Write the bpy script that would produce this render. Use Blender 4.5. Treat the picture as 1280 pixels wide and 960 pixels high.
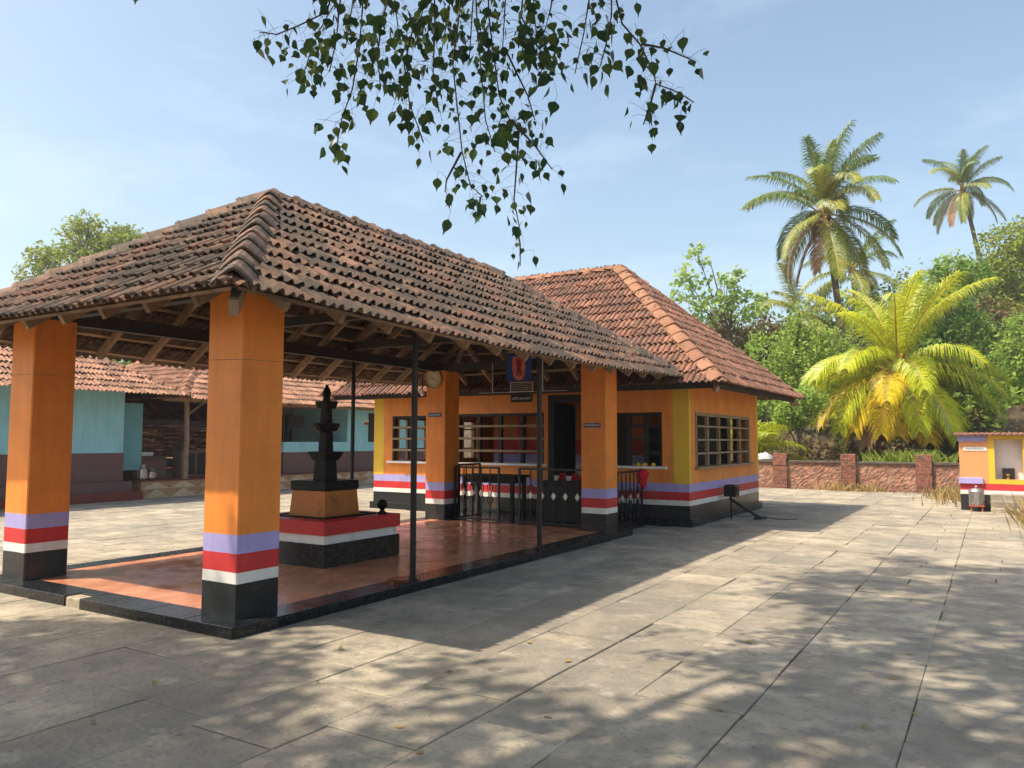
import bpy, bmesh, math, random
import numpy as np
from mathutils import Vector, Matrix
random.seed(7); rng = np.random.default_rng(7)
for o in list(bpy.data.objects): bpy.data.objects.remove(o)
S = bpy.context.scene
COL = S.collection
R = math.radians

# ------------------------------------------------------------------ camera
FPX, PITCH, YAW, ROLL, EYE = 976.1, 4.058, 31.566, 0.143, 1.6
cd = bpy.data.cameras.new('camera'); cam = bpy.data.objects.new('camera', cd); COL.objects.link(cam)
cd.sensor_fit = 'HORIZONTAL'; cd.sensor_width = 36; cd.lens = FPX/1280*36; cd.clip_end = 2000; cd.clip_start = .05
cam.rotation_euler = (Matrix.Rotation(R(YAW), 4, 'Z') @ Matrix.Rotation(R(90+PITCH), 4, 'X') @ Matrix.Rotation(R(ROLL), 4, 'Z')).to_euler()
cam.location = (0, 0, EYE)
S.camera = cam
S.render.resolution_x, S.render.resolution_y = 1024, 768

# ------------------------------------------------------------------ sky, sun, exposure
SUN = Vector((-.45, -.50, 1)).normalized()          # direction towards the sun
EL = math.asin(SUN.z); AZ = math.atan2(SUN.x, SUN.y)
w = bpy.data.worlds.new('World'); S.world = w; w.use_nodes = True
nt = w.node_tree; nt.nodes.clear()
wo = nt.nodes.new('ShaderNodeOutputWorld'); bg = nt.nodes.new('ShaderNodeBackground')
sky = nt.nodes.new('ShaderNodeTexSky'); sky.sky_type = 'NISHITA'; sky.sun_disc = False
sky.sun_elevation = EL; sky.sun_rotation = AZ % (2*math.pi); sky.altitude = 50
sky.air_density = 1.0; sky.dust_density = 3.2; sky.ozone_density = 1.7
tc = nt.nodes.new('ShaderNodeTexCoord'); mp = nt.nodes.new('ShaderNodeMapping'); mp.inputs['Scale'].default_value = (1.6, 1.6, 5)
nz = nt.nodes.new('ShaderNodeTexNoise'); nz.inputs['Scale'].default_value = 2.2; nz.inputs['Detail'].default_value = 7; nz.inputs['Roughness'].default_value = .62
rp = nt.nodes.new('ShaderNodeValToRGB'); rp.color_ramp.elements[0].position = .50; rp.color_ramp.elements[1].position = .90
rp.color_ramp.elements[0].color = (0, 0, 0, 1); rp.color_ramp.elements[1].color = (.15, .15, .15, 1)
tn = nt.nodes.new('ShaderNodeMix'); tn.data_type = 'RGBA'; tn.blend_type = 'MULTIPLY'; tn.inputs['Factor'].default_value = 1; tn.inputs['B'].default_value = (.90, .885, .785, 1)   # dusty air
mx = nt.nodes.new('ShaderNodeMix'); mx.data_type = 'RGBA'; mx.inputs['B'].default_value = (6.2, 6.6, 6.9, 1)
for a, b in ((tc.outputs['Generated'], mp.inputs['Vector']), (mp.outputs[0], nz.inputs['Vector']), (nz.outputs['Fac'], rp.inputs[0]),
             (rp.outputs[0], mx.inputs['Factor']), (sky.outputs[0], tn.inputs['A']), (tn.outputs['Result'], mx.inputs['A']), (mx.outputs['Result'], bg.inputs[0]), (bg.outputs[0], wo.inputs[0])):
    nt.links.new(a, b)
bg.inputs[1].default_value = .118
sl = bpy.data.lights.new('sun', 'SUN'); sl.energy = 2.65; sl.angle = R(.8); sl.color = (1, .86, .68)
so = bpy.data.objects.new('sun', sl); COL.objects.link(so); so.rotation_euler = SUN.to_track_quat('Z', 'Y').to_euler(); so.location = (-20, -22, 40)
S.view_settings.view_transform = 'Standard'; S.view_settings.look = 'None'; S.view_settings.gamma = 1
S.view_settings.exposure = 1.42
S.cycles.max_bounces = 7; S.cycles.diffuse_bounces = 4; S.cycles.volume_bounces = 0

HAZE = .0010
# ------------------------------------------------------------------ where things stand
def _basis():
    m = cam.rotation_euler.to_matrix()
    return m @ Vector((1, 0, 0)), m @ Vector((0, 1, 0)), m @ Vector((0, 0, -1))
CR, CU, CF = _basis()
def ray(u, v): return CR*((u-640)/FPX) + CU*((480-v)/FPX) + CF
def pt(u, v, d): return Vector((0, 0, EYE)) + ray(u, v)*d
def aty(u, v, y): r = ray(u, v); return Vector((0, 0, EYE)) + r*(y/r.y)
def atx(u, v, x): r = ray(u, v); return Vector((0, 0, EYE)) + r*(x/r.x)
def atz(u, v, z): r = ray(u, v); return Vector((0, 0, EYE)) + r*((z-EYE)/r.z)
def pix(p):
    d = Vector(p)-Vector((0, 0, EYE)); z = d.dot(CF)
    if z < .05: return (-9999, -9999, z)
    return (640+FPX*d.dot(CR)/z, 480-FPX*d.dot(CU)/z, z)

# ------------------------------------------------------------------ materials
def N(m, t, **k):
    n = m.node_tree.nodes.new(t)
    for a, b in k.items(): setattr(n, a, b)
    return n
def mat(name, col, rough=.7, var=.18, scale=6., bump=.15, bscale=60., rnd=0., stain=None, metal=0., spec=.4, bands=None, bdist=.01, rvar=0., huernd=None, streak=0.):
    m = bpy.data.materials.new(name); m.use_nodes = True; L = m.node_tree.links.new
    p = m.node_tree.nodes['Principled BSDF']; geo = N(m, 'ShaderNodeNewGeometry')
    p.inputs['Metallic'].default_value = metal; p.inputs['Specular IOR Level'].default_value = spec
    n1 = N(m, 'ShaderNodeTexNoise'); n1.inputs['Scale'].default_value = scale; n1.inputs['Detail'].default_value = 4; n1.inputs['Roughness'].default_value = .6
    L(geo.outputs['Position'], n1.inputs['Vector'])
    src = None; p.inputs['Roughness'].default_value = rough
    if bands:                                     # painted bands by height: [(upto_z, colour, roughness)]
        sep = N(m, 'ShaderNodeSeparateXYZ'); L(geo.outputs['Position'], sep.inputs[0])
        wob = N(m, 'ShaderNodeMath', operation='MULTIPLY_ADD'); wob.inputs[1].default_value = .011; L(n1.outputs['Fac'], wob.inputs[0]); L(sep.outputs['Z'], wob.inputs[2])
        dv = N(m, 'ShaderNodeMath', operation='DIVIDE'); dv.inputs[1].default_value = 4; L(wob.outputs[0], dv.inputs[0])
        r1 = N(m, 'ShaderNodeValToRGB'); r2 = N(m, 'ShaderNodeValToRGB')
        for rr in (r1, r2):
            rr.color_ramp.interpolation = 'CONSTANT'
            L(dv.outputs[0], rr.inputs[0])
        z0 = 0
        for i, (zt, c, ro) in enumerate(bands):
            for rr, cc in ((r1, (*c, 1)), (r2, (ro, ro, ro, 1))):
                e = rr.color_ramp.elements
                el = e[i] if i < 2 else e.new(.99)
                el.position = max(0, (z0+.003)/4) if i else 0; el.color = cc
            z0 = zt
        src = r1.outputs[0]; L(r2.outputs[0], p.inputs['Roughness'])
    mul = N(m, 'ShaderNodeMix', data_type='RGBA', blend_type='MULTIPLY'); mul.inputs['Factor'].default_value = 1
    if src: L(src, mul.inputs['A'])
    else: mul.inputs['A'].default_value = (*col, 1)
    mr = N(m, 'ShaderNodeMapRange'); mr.inputs['From Min'].default_value = .3; mr.inputs['From Max'].default_value = .7
    mr.inputs['To Min'].default_value = 1-var; mr.inputs['To Max'].default_value = 1+var*.6
    L(n1.outputs['Fac'], mr.inputs[0]); out = mr.outputs[0]
    if rnd or huernd:
        oi = N(m, 'ShaderNodeObjectInfo'); ad = N(m, 'ShaderNodeMath', operation='ADD'); fr = N(m, 'ShaderNodeMath', operation='FRACT')
        L(oi.outputs['Random'], ad.inputs[0]); L(geo.outputs['Random Per Island'], ad.inputs[1]); L(ad.outputs[0], fr.inputs[0])
        ma = N(m, 'ShaderNodeMapRange'); ma.inputs['To Min'].default_value = 1-rnd; ma.inputs['To Max'].default_value = 1+rnd; L(fr.outputs[0], ma.inputs[0])
        mm = N(m, 'ShaderNodeMath', operation='MULTIPLY'); L(out, mm.inputs[0]); L(ma.outputs[0], mm.inputs[1]); out = mm.outputs[0]
    L(out, mul.inputs['B']); res = mul.outputs['Result']
    if huernd:
        cr = N(m, 'ShaderNodeValToRGB'); e = cr.color_ramp.elements
        for i, c in enumerate(huernd):
            el = e[i] if i < 2 else e.new(.5)
            el.position = i/(len(huernd)-1); el.color = (*c, 1)
        L(fr.outputs[0], cr.inputs[0]); L(cr.outputs[0], mul.inputs['A'])
    for st in ([stain] if isinstance(stain, tuple) else (stain or [])):   # (colour, amount, scale, threshold)
        c, am, sc, th = st
        n2 = N(m, 'ShaderNodeTexNoise'); n2.inputs['Scale'].default_value = sc; n2.inputs['Detail'].default_value = 4.5; n2.inputs['Roughness'].default_value = .68
        L(geo.outputs['Position'], n2.inputs['Vector'])
        m2 = N(m, 'ShaderNodeMapRange'); m2.inputs['From Min'].default_value = th; m2.inputs['From Max'].default_value = th+.14; m2.inputs['To Max'].default_value = am
        L(n2.outputs['Fac'], m2.inputs[0])
        mi = N(m, 'ShaderNodeMix', data_type='RGBA'); mi.inputs['B'].default_value = (*c, 1); L(m2.outputs[0], mi.inputs['Factor']); L(res, mi.inputs['A']); res = mi.outputs['Result']
    if streak:                                    # old rain runs and brush marks in the paint
        mpn = N(m, 'ShaderNodeMapping'); mpn.inputs['Scale'].default_value = (6, 6, .7); L(geo.outputs['Position'], mpn.inputs['Vector'])
        n5 = N(m, 'ShaderNodeTexNoise'); n5.inputs['Scale'].default_value = 1.6; n5.inputs['Detail'].default_value = 5; L(mpn.outputs[0], n5.inputs['Vector'])
        m5 = N(m, 'ShaderNodeMapRange'); m5.inputs['From Min'].default_value = .42; m5.inputs['From Max'].default_value = .66; m5.inputs['To Min'].default_value = 1.04; m5.inputs['To Max'].default_value = 1-streak; L(n5.outputs['Fac'], m5.inputs[0])
        x5 = N(m, 'ShaderNodeMix', data_type='RGBA', blend_type='MULTIPLY'); x5.inputs['Factor'].default_value = 1; L(res, x5.inputs['A']); L(m5.outputs[0], x5.inputs['B']); res = x5.outputs['Result']
    L(res, p.inputs['Base Color'])
    if rvar:
        m3 = N(m, 'ShaderNodeMapRange'); m3.inputs['From Min'].default_value = .35; m3.inputs['From Max'].default_value = .65
        m3.inputs['To Min'].default_value = max(.05, rough-rvar); m3.inputs['To Max'].default_value = rough+rvar
        L(n1.outputs['Fac'], m3.inputs[0]); L(m3.outputs[0], p.inputs['Roughness'])
    if bump:
        n3 = N(m, 'ShaderNodeTexNoise'); n3.inputs['Scale'].default_value = bscale; n3.inputs['Detail'].default_value = 3; L(geo.outputs['Position'], n3.inputs['Vector'])
        b = N(m, 'ShaderNodeBump'); b.inputs['Strength'].default_value = bump; b.inputs['Distance'].default_value = bdist; L(n3.outputs['Fac'], b.inputs['Height']); L(b.outputs[0], p.inputs['Normal'])
    return m
def leafmat(name, cols, trans=.3, gloss=.02, rough=.5):
    m = bpy.data.materials.new(name); m.use_nodes = True; L = m.node_tree.links.new; nt = m.node_tree; nt.nodes.clear()
    out = N(m, 'ShaderNodeOutputMaterial'); geo = N(m, 'ShaderNodeNewGeometry'); oi = N(m, 'ShaderNodeObjectInfo')
    ad = N(m, 'ShaderNodeMath', operation='ADD'); fr = N(m, 'ShaderNodeMath', operation='FRACT'); L(oi.outputs['Random'], ad.inputs[0]); L(geo.outputs['Random Per Island'], ad.inputs[1]); L(ad.outputs[0], fr.inputs[0])
    cr = N(m, 'ShaderNodeValToRGB'); e = cr.color_ramp.elements
    for i, c in enumerate(cols):
        el = e[i] if i < 2 else e.new(.5)
        el.position = i/(len(cols)-1); el.color = (*c, 1)
    # elements get re-sorted when moved: write them again in order
    for i, c in enumerate(cols): e[i].position = i/(len(cols)-1); e[i].color = (*c, 1)
    nz = N(m, 'ShaderNodeTexNoise'); nz.inputs['Scale'].default_value = .9; L(geo.outputs['Position'], nz.inputs['Vector'])
    mx = N(m, 'ShaderNodeMath', operation='MULTIPLY_ADD'); mx.inputs[1].default_value = .75; L(fr.outputs[0], mx.inputs[0])
    m2 = N(m, 'ShaderNodeMath', operation='MULTIPLY_ADD'); m2.inputs[1].default_value = .9; m2.inputs[2].default_value = -.32; L(nz.outputs['Fac'], m2.inputs[0]); L(m2.outputs[0], mx.inputs[2])
    L(mx.outputs[0], cr.inputs[0])
    d = N(m, 'ShaderNodeBsdfDiffuse'); t = N(m, 'ShaderNodeBsdfTranslucent'); g = N(m, 'ShaderNodeBsdfGlossy'); g.inputs['Roughness'].default_value = rough
    hs = N(m, 'ShaderNodeHueSaturation'); hs.inputs['Value'].default_value = 1.3; hs.inputs['Hue'].default_value = .485; L(cr.outputs[0], hs.inputs['Color'])
    L(cr.outputs[0], d.inputs[0]); L(hs.outputs[0], t.inputs[0]); g.inputs[0].default_value = (.9, .95, 1, 1)
    a = N(m, 'ShaderNodeMixShader'); a.inputs[0].default_value = trans; L(d.outputs[0], a.inputs[1]); L(t.outputs[0], a.inputs[2])
    fz = N(m, 'ShaderNodeFresnel'); fz.inputs[0].default_value = 1.35
    fm = N(m, 'ShaderNodeMath', operation='MULTIPLY'); fm.inputs[1].default_value = gloss*6; L(fz.outputs[0], fm.inputs[0])
    b = N(m, 'ShaderNodeMixShader'); L(fm.outputs[0], b.inputs[0]); L(a.outputs[0], b.inputs[1]); L(g.outputs[0], b.inputs[2]); L(b.outputs[0], out.inputs[0])
    return m

ORANGE, PURPLE, RED, WHITE, BLACK = (.78, .240, .035), (.36, .325, .62), (.52, .028, .03), (.72, .70, .66), (.018, .021, .023)
def bands(o=ORANGE): return [(.382, BLACK, .28), (.469, WHITE, .55), (.623, RED, .5), (.781, PURPLE, .5), (9, o, .5)]
MT = dict(
 column=mat('painted_column', ORANGE, bands=bands(), streak=.07, var=.12, scale=2.5, bump=.12, bscale=18, stain=[((.34, .12, .035), .3, 1.4, .58), ((.50, .24, .08), .2, 7, .60), ((.20, .12, .07), .35, 22, .68)]),
 wall=mat('painted_wall', ORANGE, bands=bands((.76, .255, .045)), streak=.09, var=.14, scale=2, bump=.14, bscale=20, stain=[((.28, .11, .04), .4, 1.2, .56), ((.20, .11, .06), .35, 9, .62)]),
 sanctum=mat('sanctum_paint', ORANGE, bands=[(.8, (.55, .2, .05), .6), (1.06, WHITE, .6), (1.26, PURPLE, .6), (1.58, RED, .6), (9, (.60, .19, .035), .6)], var=.1),
 yellow=mat('ochre_yellow_paint', (.72, .46, .04), .5, .12, 2, .05),
 granite=mat('black_granite', (.014, .016, .018), .22, .35, 30, .04, 80, rvar=.12, stain=((.07, .063, .056), .4, 2.2, .57)),
 floor=mat('red_oxide_floor', (.58, .245, .125), .22, .2, 3, .03, 60, rnd=.07, rvar=.10, stain=((.42, .15, .075), .5, 1.1, .52)),
 cream=mat('cream_mortar', (.34, .29, .21), .9, .3, 12, .4),
 tile_old=mat('weathered_clay_tile', (.185, .102, .072), .88, .3, 5, .5, 45, rnd=.22, stain=[((.055, .046, .040), .9, 1.3, .42), ((.045, .038, .034), .85, 7, .46), ((.30, .21, .14), .6, 3.5, .56)]),
 tile_red=mat('red_clay_tile', (.26, .125, .083), .88, .35, 5, .4, 45, rnd=.32, stain=[((.13, .075, .055), .8, 2.2, .45), ((.085, .06, .048), .75, 9, .52), ((.36, .25, .17), .4, 4, .60)]),
 tile_pink=mat('sun_faded_clay_tile', (.33, .175, .115), .85, .3, 5, .3, 45, rnd=.35, stain=[((.13, .08, .06), .7, 2., .50), ((.12, .08, .06), .6, 9, .55)]),
 cap_old=mat('weathered_ridge_tile', (.22, .13, .09), .9, .35, 6, .5, 40, rnd=.3, stain=[((.07, .060, .052), .9, 2.5, .40), ((.3, .22, .15), .5, 6, .55)]),
 cap_red=mat('red_ridge_tile', (.29, .14, .085), .85, .25, 6, .3, 40, rnd=.2, stain=[((.12, .09, .03), .55, 4, .53)]),
 wood=mat('aged_rafter_wood', (.33, .22, .14), .8, .35, 12, .25, 80, rnd=.25, stain=((.05, .035, .025), .6, 3, .52)),
 wood_dark=mat('dark_beam_wood', (.035, .028, .024), .7, .35, 12, .2, 60),
 grille=mat('grey_painted_grille', (.085, .078, .068), .6, .25, 8, .2, 70, stain=((.04, .03, .025), .5, 4, .5)),
 slat=mat('tan_wooden_slat', (.30, .22, .13), .7, .3, 10, .2, 60, stain=((.06, .045, .03), .6, 5, .55)),
 soot=mat('soot_black_wood', (.012, .011, .011), .6, .3, 8, .15),
 steel=mat('dark_painted_steel', (.022, .020, .020), .42, .3, 20, .05, metal=.3),
 bright=mat('bare_steel', (.45, .44, .42), .35, .3, 20, .05, metal=.9),
 lamp_stone=mat('oil_black_stone', (.006, .0065, .007), .5, .4, 14, .45, 45, bdist=.02, spec=.2),
 ped_red=mat('pedestal_red', RED, .45, .1, 3, .05), ped_white=mat('pedestal_white', WHITE, .6, .12, 4, .05, stain=((.4, .36, .3), .5, 3, .55)),
 ped_orange=mat('pedestal_orange', (.44, .145, .025), .55, .15, 3, .08, stain=((.03, .02, .015), .9, 4, .57)),
 slab=mat('courtyard_stone', (.35, .305, .232), .85, .30, 1.7, .7, 26, rnd=.17, bdist=.014, stain=[((.20, .185, .157), .75, .5, .47), ((.175, .163, .14), .7, 2.1, .51), ((.46, .41, .335), .65, 3.1, .57), ((.20, .18, .15), .7, 8, .54), ((.09, .082, .07), .75, 19, .58), ((.52, .48, .41), .65, 31, .63)]),
 joint=mat('joint_soil', (.075, .065, .05), .95, .3, 10, .5),
 soil=mat('dry_soil', (.26, .18, .11), .95, .3, .5, .5, 8, bdist=.1, stain=((.12, .14, .05), .6, .25, .5)),
 bank=mat('laterite_bank', (.09, .065, .04), .95, .4, .8, .8, 3, bdist=.3, stain=((.03, .028, .018), .8, .5, .48)),
 laterite=mat('rough_laterite', (.33, .165, .11), .95, .45, 7, .9, 26, bdist=.03, stain=[((.17, .12, .095), .8, 4.5, .48), ((.46, .31, .21), .6, 2.1, .52), ((.08, .06, .05), .7, 13, .56)]),
 lat_pil=mat('dark_laterite', (.24, .10, .065), .95, .4, 9, .9, 24, bdist=.035, stain=[((.08, .06, .05), .8, 6, .48)]),
 coping=mat('mossy_coping', (.09, .075, .06), .95, .3, 5, .5),
 blue=mat('sky_blue_wall', (.33, .68, .76), .7, .08, 1.5, .06, streak=.06), shaded_blue=mat('shaded_blue_wall', (.14, .36, .40), .7, .1, 1.5, .06),  # darker second blue holds the shade of the recessed side wall
 brown=mat('maroon_brown_wall', (.17, .095, .09), .6, .1, 2, .05), brick_red=mat('red_oxide_step', (.20, .05, .035), .5, .15, 3, .05),
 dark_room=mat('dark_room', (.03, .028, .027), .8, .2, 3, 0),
 pal=mat('pale_curtain', (.30, .26, .22), .9, .2, 4, .2), white=mat('white_paint', (.78, .77, .73), .6, .1, 3, .05, stain=((.5, .47, .40), .5, 2, .55)),
 log=mat('split_firewood', (.48, .33, .2), .9, .4, 10, .5, 40, rnd=.5), bark=mat('grey_bark', (.10, .075, .055), .95, .35, 8, .7, 25, bdist=.03),
 twig=mat('twig_bark', (.055, .040, .034), .85, .3, 10, .2), palm_trunk=mat('palm_trunk', (.115, .085, .065), .95, .35, 8, .5, 20, bdist=.03),
 rachis=mat('palm_rachis', (.42, .33, .06), .6, .25, 5, .1), rach_or=mat('orange_petiole', (.50, .28, .05), .6, .3, 4, .1),
 dry=mat('dry_frond_sheath', (.24, .15, .09), .95, .3, 6, .4), nut=mat('coconut_husk', (.30, .22, .05), .6, .2, 6, .1),
 red_cloth=mat('red_cloth', (.50, .012, .02), .9, .2, 10, .3, 60), cup=mat('white_cup', (.75, .73, .68), .4, .05),
 blue_plate=mat('navy_enamel_plate', (.012, .03, .13), .35, .08), letter=mat('white_lettering', (.8, .8, .8), .5, 0, bump=0), dkletter=mat('dark_lettering', (.05, .03, .12), .5, 0, bump=0),
 redletter=mat('red_lettering', (.6, .06, .05), .5, 0, bump=0), dial=mat('cream_dial', (.66, .58, .40), .35, .05, bump=0), brass=mat('gold_rim', (.50, .34, .12), .3, .1, metal=.7), ink=mat('clock_ink', (.02, .018, .015), .5, 0, bump=0),
 banner=mat('blue_banner', (.010, .045, .20), .6, .15, 6, .1, 30), pink=mat('coral_panel', (.66, .16, .10), .6, .3, 18, .05), magenta=mat('crimson_print', (.30, .02, .05), .6, .3, 25, .05), copper=mat('copper_vessel', (.50, .20, .10), .3, .2, 6, .05, metal=.8),
 stand=mat('red_stand_paint', (.45, .10, .07), .6, .2, 8, .1), flower=mat('yellow_petals', (.75, .45, .03), .7, .15, 20, .1), diamond=mat('silver_diamond', (.55, .53, .50), .35, .1, 10, .05, metal=.4),
 zig_a=mat('beige_floor_tile', (.62, .49, .34), .5, .2, 6, .05, rnd=.1), zig_b=mat('brown_floor_tile', (.46, .27, .15), .5, .25, 6, .05, rnd=.1),
 plastic=mat('grey_plastic_sheet', (.45, .45, .45), .5, .2, 6, .2),
 peepal=leafmat('peepal_leaf', [(.030, .062, .032), (.045, .09, .036), (.11, .155, .035)], .25, .02, .5),  # yellowest tone paints sunlight glowing through some of the leaves
 green_a=leafmat('mid_green_leaf', [(.16, .27, .05), (.25, .38, .075), (.34, .44, .11)], .45), green_b=leafmat('dark_green_leaf', [(.09, .19, .04), (.16, .28, .06), (.24, .34, .09)], .45),
 green_y=leafmat('yellow_green_leaf', [(.14, .21, .03), (.24, .31, .05), (.34, .36, .08)], .4), green_l=leafmat('pale_fresh_leaf', [(.20, .33, .08), (.30, .44, .12), (.38, .46, .16)], .4),
 olive=leafmat('dry_olive_leaf', [(.13, .095, .045), (.19, .14, .07), (.16, .17, .06)], .25), straw=leafmat('straw_grass', [(.30, .20, .08), (.42, .30, .13), (.28, .27, .09)], .3),
 green_w=leafmat('woodland_leaf', [(.10, .16, .05), (.16, .23, .08), (.24, .28, .11)], .4),
 fr_green=leafmat('green_frond', [(.075, .15, .05), (.13, .22, .06), (.23, .29, .07)], .36), fr_mid=leafmat('olive_frond', [(.14, .20, .04), (.25, .29, .055), (.40, .35, .08)], .34),
 fr_brown=leafmat('dead_frond', [(.22, .13, .07), (.34, .20, .10), (.42, .27, .14)], .25), fr_lime=leafmat('lime_frond', [(.27, .36, .02), (.43, .50, .03), (.58, .58, .05)], .4),
 fr_gold=leafmat('golden_frond', [(.44, .42, .02), (.64, .50, .02), (.70, .46, .07)], .36),
)

# ------------------------------------------------------------------ mesh helpers
ROOTLOC = {}
class MB:
    def __init__(s): s.v = []; s.f = []
    def add(s, vs, fs):
        o = len(s.v); s.v += [tuple(v) for v in vs]; s.f += [tuple(i+o for i in f) for f in fs]; return s
    def box(s, x0, x1, y0, y1, z0, z1):
        return s.add([(x0,y0,z0),(x1,y0,z0),(x1,y1,z0),(x0,y1,z0),(x0,y0,z1),(x1,y0,z1),(x1,y1,z1),(x0,y1,z1)],
                     [(3,2,1,0),(4,5,6,7),(0,1,5,4),(1,2,6,5),(2,3,7,6),(3,0,4,7)])
    def cbox(s, x0, x1, y0, y1, z0, z1, c=.008):          # box with chamfered top edge
        v = [(x0,y0,z0),(x1,y0,z0),(x1,y1,z0),(x0,y1,z0),(x0,y0,z1-c),(x1,y0,z1-c),(x1,y1,z1-c),(x0,y1,z1-c),(x0+c,y0+c,z1),(x1-c,y0+c,z1),(x1-c,y1-c,z1),(x0+c,y1-c,z1)]
        return s.add(v, [(3,2,1,0),(0,1,5,4),(1,2,6,5),(2,3,7,6),(3,0,4,7),(4,5,9,8),(5,6,10,9),(6,7,11,10),(7,4,8,11),(8,9,10,11)])
    def bar(s, a, b, wd, ht, up=(0,0,1)):
        a = Vector(a); b = Vector(b); d = (b-a).normalized(); up = Vector(up); sd = d.cross(up)
        if sd.length < 1e-4: sd = d.cross(Vector((1,0,0)))
        sd.normalize(); n = sd.cross(d).normalized(); sd *= wd/2; n *= ht/2
        return s.add([a-sd-n,a+sd-n,a+sd+n,a-sd+n,b-sd-n,b+sd-n,b+sd+n,b-sd+n],[(0,1,2,3),(7,6,5,4),(0,4,5,1),(1,5,6,2),(2,6,7,3),(3,7,4,0)])
    def tube(s, pts, rad, n=6):
        pts = [Vector(p) for p in pts]; o = len(s.v); k = len(pts)
        for i, p in enumerate(pts):
            d = (pts[min(i+1,k-1)]-pts[max(i-1,0)]).normalized(); a = d.cross(Vector((.31,.17,.93)))
            if a.length < 1e-3: a = d.cross(Vector((1,0,0)))
            a.normalize(); b = d.cross(a); r = rad[i] if isinstance(rad,(list,tuple)) else rad
            for j in range(n):
                t = 2*math.pi*j/n; s.v.append(tuple(p+a*(r*math.cos(t))+b*(r*math.sin(t))))
        for i in range(k-1):
            for j in range(n): s.f.append((o+i*n+j, o+i*n+(j+1)%n, o+(i+1)*n+(j+1)%n, o+(i+1)*n+j))
        s.f.append(tuple(o+j for j in reversed(range(n)))); s.f.append(tuple(o+(k-1)*n+j for j in range(n))); return s
    def lathe(s, c, prof, n=16, rot=0):
        o = len(s.v); k = len(prof)
        for r, z in prof:
            for j in range(n):
                t = rot+2*math.pi*j/n; s.v.append((c[0]+r*math.cos(t), c[1]+r*math.sin(t), c[2]+z))
        for i in range(k-1):
            for j in range(n): s.f.append((o+i*n+j, o+i*n+(j+1)%n, o+(i+1)*n+(j+1)%n, o+(i+1)*n+j))
        s.f.append(tuple(o+j for j in reversed(range(n)))); s.f.append(tuple(o+(k-1)*n+j for j in range(n))); return s
    def frustum(s, cx, cy, levels):                       # square lathe: [(half_width, z)]
        return s.lathe((cx,cy,0), [(h*math.sqrt(2), z) for h, z in levels], 4, math.pi/4)
    def build(s, name, m, parent=None, kind=None, smooth=False, label=None):
        off = ROOTLOC.get(parent.name, Vector((0,0,0))) if parent else Vector((0,0,0))
        me = bpy.data.meshes.new(name)
        me.from_pydata([(v[0]-off.x, v[1]-off.y, v[2]-off.z) for v in s.v], [], s.f)
        me.materials.append(MT[m] if isinstance(m, str) else m)
        if smooth: me.polygons.foreach_set('use_smooth', [True]*len(me.polygons))
        me.update()
        o = bpy.data.objects.new(name, me); COL.objects.link(o)
        if parent: o.parent = parent; ROOTLOC[o.name] = off
        if kind: o['kind'] = kind
        if label: o['label'] = label
        return o
def npmesh(name, V, F, m, parent=None, kind=None):        # numpy quads
    off = ROOTLOC.get(parent.name, Vector((0,0,0))) if parent else Vector((0,0,0))
    V = np.asarray(V, np.float32)-np.array(off, np.float32); F = np.asarray(F, np.int32)
    me = bpy.data.meshes.new(name); me.vertices.add(len(V)); me.vertices.foreach_set('co', V.ravel())
    k = F.shape[1]; me.loops.add(F.size); me.loops.foreach_set('vertex_index', F.ravel()); me.polygons.add(len(F))
    me.polygons.foreach_set('loop_start', np.arange(0, F.size, k, dtype=np.int32)); me.update(calc_edges=True); me.validate()
    me.materials.append(MT[m]); o = bpy.data.objects.new(name, me); COL.objects.link(o)
    if parent: o.parent = parent; ROOTLOC[o.name] = off
    if kind: o['kind'] = kind
    return o
def thing(name, label, cat, loc=(0,0,0), group=None):
    o = bpy.data.objects.new(name, None); COL.objects.link(o); o.location = loc; o.empty_display_size = .2; ROOTLOC[o.name] = Vector(loc)
    o['label'] = label; o['category'] = cat
    if group: o['group'] = group
    return o
def tag(o, label, cat, group=None):
    o['label'] = label; o['category'] = cat
    if group: o['group'] = group
    return o
def place(mesh, name, mtx, parent):                       # object sharing mesh data, world matrix
    o = bpy.data.objects.new(name, mesh); COL.objects.link(o); off = ROOTLOC.get(parent.name, Vector((0,0,0)))
    m = mtx.copy(); m.translation = m.translation-off; o.parent = parent; o.matrix_local = m; return o
def textmesh(name, body, size, mtx, m, parent, depth=.0015):
    cu = bpy.data.curves.new('t', 'FONT'); cu.body = body; cu.size = size; cu.align_x = 'CENTER'; cu.align_y = 'CENTER'; cu.extrude = depth; cu.resolution_u = 3
    to = bpy.data.objects.new('t', cu); COL.objects.link(to); dg = bpy.context.evaluated_depsgraph_get(); dg.update()
    me = bpy.data.meshes.new_from_object(to.evaluated_get(dg)); bpy.data.objects.remove(to); me.materials.clear(); me.materials.append(MT[m]); me.name = name
    return place(me, name, mtx, parent)
FRONT = Matrix(((1,0,0,0),(0,0,-1,0),(0,1,0,0),(0,0,0,1)))   # text facing -Y
def at(mtx, p): m = mtx.copy(); m.translation = Vector(p); return m

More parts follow.
